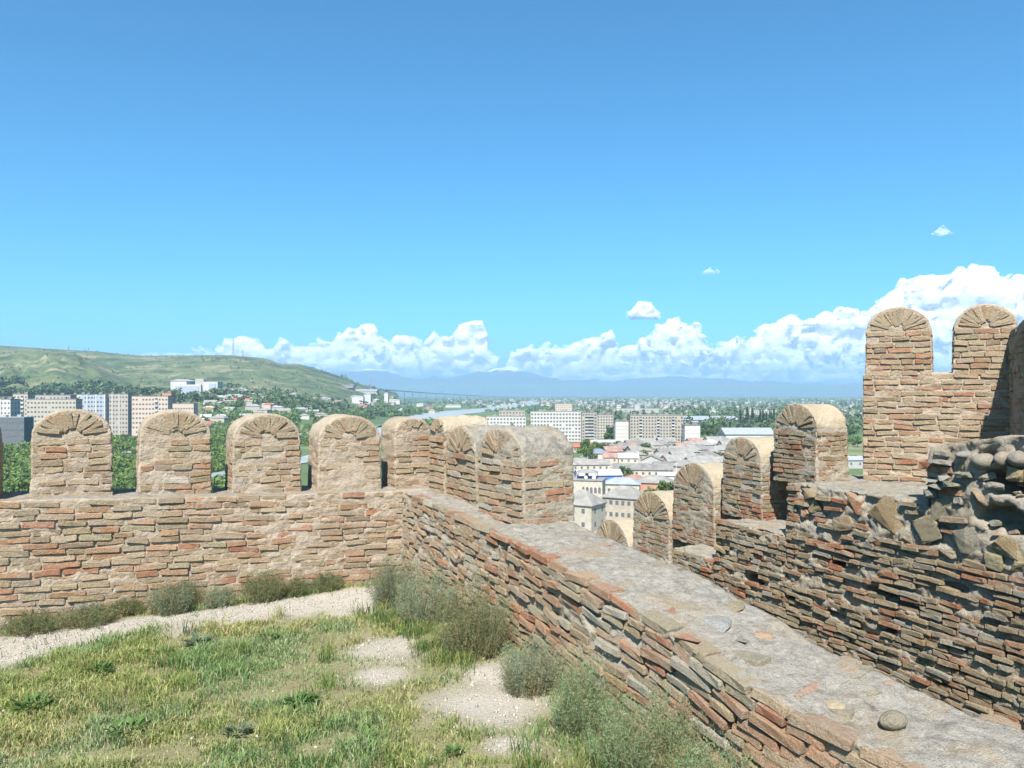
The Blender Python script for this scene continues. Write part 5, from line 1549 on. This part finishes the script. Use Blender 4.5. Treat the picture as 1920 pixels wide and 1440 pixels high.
# --- trees one can tell apart
T = [(1100, 590, 'broad', 1.25), (1112, 570, 'lime', 1.2), (1124, 585, 'broad', 1.3), (1137, 560, 'lime', 1.25), (1148, 590, 'broad', 1.2), (1094, 545, 'lime', 1.2), (1108, 530, 'broad', 1.0), (1160, 600, 'broad', 1.0)]
for k, (px, d_, kd, s) in enumerate(T): tree(px, d_, kd, s, '%s tree from the left in the green clump below the beige stair tower' % ORD[k], 'trees between the houses')
for px, d_, kd, s, lab in [(1150, 735, 'dark', 1.9, 'tall dark tree standing before the pale block of flats'), (1143, 720, 'broad', 1.3, 'lower tree at the foot of the pale block of flats'), (1210, 545, 'broad', 1.25, 'round green tree between the left and middle rows of roofs'),
                           (1200, 525, 'lime', 1.1, 'bright green tree below the round green tree'), (1186, 520, 'lime', .9, 'small bright tree beside the pale terrace roof'), (1172, 560, 'broad', .8, 'small tree in the left row of roofs'),
                           (1150, 402, 'dark', .8, 'dark tree at the right end of the white-roofed building'), (1165, 405, 'dark', .9, 'second dark tree right of the white-roofed building'), (1178, 408, 'broad', .7, 'small tree under the windows of the longest grey roof'),
                           (1101, 372, 'conifer', .75, 'small conifer before the blue wall'), (1114, 374, 'dark', .55, 'dark shrub-like tree before the white-roofed building'), (1225, 335, 'lime', .75, 'bright bush-like tree before the red brick house'),
                           (1252, 342, 'broad', 1.0, 'green tree beside the red brick house near the third merlon'), (1212, 330, 'lime', .6, 'low bright tree below the rusty patched roof'), (1165, 318, 'lime', .6, 'low bright green tree above the three-window house'), (1150, 316, 'lime', .55, 'second low bright tree above the three-window house'),
                           (1185, 322, 'lime', .6, 'third low bright tree above the three-window house'), (1122, 285, 'broad', .45, 'small tree between the square house and the three-window house'), (1280, 505, 'broad', .9, 'tree in the town street at the middle row'), (1262, 470, 'lime', .8, 'tree beside the near end of the town street'),
                           (1340, 500, 'broad', .9, 'tree at the near end of the right row of roofs'), (1348, 515, 'dark', .8, 'dark tree behind the near end of the right row'), (1090, 465, 'lime', .7, 'small bright tree under the long grey roof nearest the rubble merlon'),
                           (1330, 850, 'dark', 1.8, 'large dark tree right of the white end wall'), (1322, 800, 'broad', 1.4, 'green tree before the large dark tree'), (1345, 820, 'broad', 1.5, 'green tree left of the large pale hall'), (1318, 900, 'broad', 1.3, 'tree peeping out behind the white end wall'),
                           (1586, 820, 'broad', 1.3, 'upper left tree in the slit beside the tower'), (1600, 800, 'broad', 1.4, 'upper right tree in the slit beside the tower'), (1592, 690, 'lime', 1.2, 'middle tree in the slit beside the tower'), (1608, 650, 'broad', 1.1, 'right middle tree in the slit beside the tower'),
                           (1582, 620, 'dark', 1.1, 'dark lower tree in the slit beside the tower'), (1603, 500, 'broad', .7, 'small tree beside the grey house in the slit'), (958, 700, 'conifer', 1.6, 'slender dark tree before the white lower block'), (975, 705, 'dark', 1.0, 'bushy tree right of the slender dark tree'),
                           (38, 392, 'lime', .7, 'yellow-green bush-like tree low in the first gap of the left wall'), (1460, 770, 'broad', 1.0, 'tree right of the large pale hall')]:
    tree(px, d_, kd, s, lab, 'trees between the houses')
for k, (px, d_) in enumerate([(1387, 1050), (1401, 1080), (1411, 1040), (1424, 1060), (1430, 1090), (1437, 1045), (1444, 1070), (1451, 1055)]):
    tree(px, d_, 'poplar', rr.uniform(1.2, 1.6), '%s poplar from the left in the row before the distant pale block' % ORD[k], 'row of poplars')

# --- viaduct
via = bpy.data.objects.new('viaduct', None); COL.objects.link(via); tag(via, 'long pale road viaduct crossing the valley from the hillside', 'bridge')
VP = [(545, 715, 2350), (600, 719.5, 2320), (655, 724, 2330), (700, 728.5, 3000), (800, 736, 4200), (900, 742, 5600), (1000, 746.5, 7200), (1080, 748, 8200)]
pts = [at_depth(*q) for q in VP]
for k in range(len(pts) - 1):
    a, b = pts[k], pts[k + 1]; mb = MB(); hw = 8
    dr = (b - a).normalized(); sd = Vector((-dr.y, dr.x, 0)).normalized() * hw
    A = [a - sd, a + sd, b + sd, b - sd]
    mb.poly([tuple(v) for v in A] + [(v.x, v.y, v.z - 4.0) for v in A], [(0, 1, 2, 3), (7, 6, 5, 4), (0, 3, 7, 4), (1, 5, 6, 2), (0, 4, 5, 1), (2, 6, 7, 3)]); mb.build('deck', M_CONC, via)
acc = 0
for k in range(2, len(pts) - 1):
    a, b = pts[k], pts[k + 1]; L = (b - a).length; m = max(1, int(L / 190))
    for q in range(m):
        p = a + (b - a) * (q / m); g = float(land_z(np.array([p.x]), np.array([p.y]))[0])
        if p.z - 3 - g > 2:
            mb = MB(); mb.box((p.x, p.y, (p.z - 3 + g - 3) / 2), (2.6, 2.4, p.z - 3 - g + 3)); mb.build('pier', M_CONC, via)
# --- mast and pylons on the ridge
def lattice(px, pytop, pyb, d_, label, w=6.0, r=.45):
    b = at_depth(px, pyb, d_); H = (pyb - pytop) / FPX * d_
    root = bpy.data.objects.new('lattice_mast', None); COL.objects.link(root); root.location = b; tag(root, label, 'mast')
    legs = []
    for sx, sy in ((-1, -1), (1, -1), (1, 1), (-1, 1)):
        mb = MB(); mb.tube((sx * w / 2, sy * w / 2, -12), (sx * w * .08, sy * w * .08, H), r, r * .6, 4); mb.build('leg', M_METAL, root)
    for k in range(7):
        z = H * k / 7; q = w / 2 * (1 - .84 * k / 7); q2 = w / 2 * (1 - .84 * (k + 1) / 7); mb = MB()
        for s in (-1, 1):
            mb.tube((-q, s * q, z), (q2, s * q2, z + H / 7), r * .5, r * .5, 3); mb.tube((q, s * q, z), (-q2, s * q2, z + H / 7), r * .5, r * .5, 3)
        mb.build('brace', M_METAL, root)
lattice(437, 632, 668, 2680, 'tall thin lattice mast on top of the ridge', 7, .5)
lattice(455, 653, 669, 2700, 'short mast right of the tall thin mast on the ridge', 4, .4)
lattice(128, 648, 658, 1900, 'small pylon on the crest of the near green hill', 4, .35)
lattice(166, 651, 662, 2500, 'second small pylon on the ridge behind the near hill', 4, .45)
lattice(695, 705, 735, 2380, 'thin pylon by the viaduct where the ridge ends', 5, .35)

# ================================================================== clouds
def mat_cloud():
    m, nt, b = new_mat('cloud')
    b.inputs['Base Color'].default_value = (.98, .98, .98, 1); b.inputs['Specular IOR Level'].default_value = 0
    tr = nt.nodes.new('ShaderNodeBsdfTranslucent'); tr.inputs[0].default_value = (.98, .98, .98, 1)
    mx = nt.nodes.new('ShaderNodeMixShader'); mx.inputs[0].default_value = .5
    nt.links.new(b.outputs[0], mx.inputs[1]); nt.links.new(tr.outputs[0], mx.inputs[2]); nt.links.new(mx.outputs[0], nt.nodes['Material Output'].inputs['Surface'])
    return m
M_CLOUD = mat_cloud()
def mat_wisp():
    m, nt, b = new_mat('cloud_vapour')
    b.inputs['Base Color'].default_value = (.98, .98, .98, 1); b.inputs['Specular IOR Level'].default_value = 0
    tr = nt.nodes.new('ShaderNodeBsdfTransparent'); mx = nt.nodes.new('ShaderNodeMixShader'); mx.inputs[0].default_value = .80
    nt.links.new(b.outputs[0], mx.inputs[1]); nt.links.new(tr.outputs[0], mx.inputs[2]); nt.links.new(mx.outputs[0], nt.nodes['Material Output'].inputs['Surface'])
    return m
M_WISP = mat_wisp()
def surface_net(f):
    """quads of the zero surface of a sampled field (inside > 0); vertices in grid units"""
    nx, ny, nz = f.shape
    s = f > 0
    cells = np.zeros((nx - 1, ny - 1, nz - 1), int)
    acc = np.zeros((nx - 1, ny - 1, nz - 1, 3)); cnt = np.zeros((nx - 1, ny - 1, nz - 1))
    co = [(a, b, c) for a in (0, 1) for b in (0, 1) for c in (0, 1)]
    def sub(A, o): return A[o[0]:o[0] + nx - 1, o[1]:o[1] + ny - 1, o[2]:o[2] + nz - 1]
    for a in co:
        for ax in range(3):
            if a[ax]: continue
            b = list(a); b[ax] = 1; b = tuple(b)
            fa, fb = sub(f, a), sub(f, b)
            x = (fa > 0) != (fb > 0)
            t = np.where(x, fa / np.where(x, fa - fb, 1), 0)
            for q in range(3):
                acc[..., q] += np.where(x, a[q] + (t if q == ax else 0), 0)
            cnt += x
    act = cnt > 0
    idx = np.full(act.shape, -1); idx[act] = np.arange(act.sum())
    ii = np.argwhere(act)
    V = ii + acc[act] / cnt[act][:, None]
    Q = []
    for ax in range(3):
        o1, o2 = [q for q in range(3) if q != ax]
        lo = [slice(None)] * 3; hi = [slice(None)] * 3
        lo[ax] = slice(0, -1); hi[ax] = slice(1, None)
        for o in (o1, o2): lo[o] = slice(1, -1); hi[o] = slice(1, -1)
        x = s[tuple(lo)] != s[tuple(hi)]; fl = s[tuple(lo)]
        e = np.argwhere(x); flip = fl[x]
        base = e.copy(); base[:, o1] += 1; base[:, o2] += 1
        def cell(d1, d2):
            k = base.copy(); k[:, o1] -= d1; k[:, o2] -= d2
            return idx[k[:, 0], k[:, 1], k[:, 2]]
        q = np.stack([cell(1, 1), cell(0, 1), cell(0, 0), cell(1, 0)], 1)
        if ax == 1: flip = ~flip
        q = np.where(flip[:, None], q, q[:, ::-1])
        Q.append(q)
    Q = np.vstack(Q)
    return V, Q[(Q >= 0).all(1)]
def cloud(prof, pybase, d_, label, seed, deep=45, amp=15, step=1.9, scale=30, thin=False):
    """fractal cumulus; prof = (px, py of the top) along its length, deep = half its depth in the same units"""
    k = d_ / FPX
    xs = np.array([q[0] for q in prof], float); ts = np.array([q[1] for q in prof], float)
    m = amp * 1.4
    step = step * 1.16
    gx = np.arange(xs[0] - m, xs[-1] + m, step); gz = np.arange(pybase + 8, ts.min() - m, -step); gy = np.arange(-deep - m, deep + m, step * 1.35)
    PX, DY, PY = np.meshgrid(gx, gy, gz, indexing='ij')
    top = np.interp(PX, xs, ts) + amp * .75
    ends = np.minimum(PX - xs[0], xs[-1] - PX) - amp * .3
    hgt = np.maximum(pybase - top, 1.0)
    body = np.minimum(np.minimum(PY - top, ends * 1.2), (deep - np.abs(DY)) * .8)
    body = np.minimum(body, 26)
    n = 0; a_ = 1.0; tot = 0; sc = scale
    for o in range(4):
        n = n + a_ * np.abs(vnoise(PX / sc + 3.1 * o + seed, DY / sc + 1.7 * o, PY / (sc * .85) - .9 * o, seed * 13 + o)); tot += a_
        a_ *= .48; sc *= .47
    n = n / tot
    f = body + amp * (n * 3.4 - 0.75)
    f = np.minimum(f, (pybase - PY) * .5 + 2.5 * vnoise(PX / 18, DY / 18, PY / 9, seed + 70))
    f[0] = f[-1] = -1; f[:, 0] = f[:, -1] = -1; f[:, :, 0] = f[:, :, -1] = -1
    V, Q = surface_net(f)
    px = gx[0] + V[:, 0] * step; dy = gy[0] + V[:, 1] * step * 1.35; py = gz[0] - V[:, 2] * step
    W = np.stack([(px - 960) * k, d_ + dy * k, EYE - (py - YH) * k], 1)
    o = link('cloud', mesh_from('cloud', W, Q, M_WISP if thin else M_CLOUD))
    if not thin:            # thin vapour round the dense heap
        for off, gap in ((2.0, 0), (4.6, 11)):
            f2 = f[::2, ::2, ::2] + off + 2.2 * vnoise(PX[::2, ::2, ::2] / 9, DY[::2, ::2, ::2] / 9, PY[::2, ::2, ::2] / 9, seed + 91 + gap)
            f2[0] = f2[-1] = -1; f2[:, 0] = f2[:, -1] = -1; f2[:, :, 0] = f2[:, :, -1] = -1
            V2, Q2 = surface_net(f2)
            px = gx[0] + V2[:, 0] * step * 2; dy = gy[0] + V2[:, 1] * step * 2.7; py = gz[0] - V2[:, 2] * step * 2
            link('vapour', mesh_from('vapour', np.stack([(px - 960) * k, d_ + dy * k, EYE - (py - YH) * k], 1), Q2, M_WISP), o)
    return tag(o, label, 'cloud', 'cumulus clouds along the horizon')
cloud([(425, 660), (437, 645), (455, 638), (480, 648), (510, 660), (540, 652), (570, 648), (600, 650), (620, 640), (650, 628), (685, 616), (700, 618), (712, 640), (735, 646), (770, 632), (785, 645)], 706, 46000, 'low white cumulus bank behind the ridge and its tall mast', 1, 36, 12)
cloud([(780, 660), (800, 648), (820, 626), (830, 640), (845, 640), (860, 612), (875, 606), (905, 604), (915, 625), (890, 650), (915, 668), (930, 678)], 702, 47000, 'cumulus tower with a knobbly head left of the gap of blue sky', 2, 34, 11)
cloud([(940, 690), (970, 662), (1000, 652), (1030, 645), (1050, 660), (1085, 650), (1110, 630), (1140, 626), (1160, 655), (1200, 640), (1240, 618), (1265, 602), (1300, 616), (1315, 640), (1335, 658)], 712, 48000, 'long white cumulus bank in the middle of the horizon', 3, 34, 14, 2.1)
cloud([(1330, 662), (1370, 642), (1400, 650), (1440, 612), (1480, 600), (1520, 600), (1560, 584), (1590, 592), (1640, 596), (1680, 600), (1760, 610)], 714, 44000, 'broad bright cumulus bank left of the tower', 4, 36, 16, 2.3)
cloud([(1640, 590), (1665, 560), (1700, 535), (1740, 522), (1800, 514), (1850, 511), (1890, 530), (1920, 545), (1990, 548), (2080, 540), (2160, 580)], 716, 52000, 'huge white thunderhead rising behind the tower merlons', 5, 48, 20, 3.0, 44)
cloud([(1182, 590), (1195, 570), (1215, 573), (1235, 588)], 592, 40000, 'small single white puff floating above the cloud bank', 6, 14, 5, 1.2, 14)
cloud([(1318, 512), (1330, 501), (1348, 510)], 512, 40000, 'tiny grey puff high in the blue sky', 7, 7, 3, .8, 12, True)
cloud([(1750, 437), (1765, 423), (1785, 436)], 439, 40000, 'tiny pale puff highest above the tower', 8, 7, 3, .8, 12, True)
cloud([(270, 664), (280, 658), (300, 662), (325, 660), (350, 664), (380, 652), (400, 658), (420, 655)], 690, 50000, 'faint low cloud peeping over the ridge left of the mast', 9, 18, 6, 1.6, 16, True)

# ================================================================== haze
hz = MB(); hz.box((0, 0, (ZG - 8 + 720) / 2), (52000, 52000, 720 - ZG + 8))
hm = bpy.data.materials.new('haze'); hm.use_nodes = True
nt = hm.node_tree
for n_ in list(nt.nodes):
    if n_.type != 'OUTPUT_MATERIAL': nt.nodes.remove(n_)
pv = nt.nodes.new('ShaderNodeVolumePrincipled'); pv.inputs['Color'].default_value = (.42, .72, 1.0, 1); pv.inputs['Density'].default_value = 1.0e-4; pv.inputs['Anisotropy'].default_value = 0.0
nt.links.new(pv.outputs[0], [n_ for n_ in nt.nodes if n_.type == 'OUTPUT_MATERIAL'][0].inputs['Volume'])
ho = hz.build('haze', hm); tag(ho, kind='stuff')
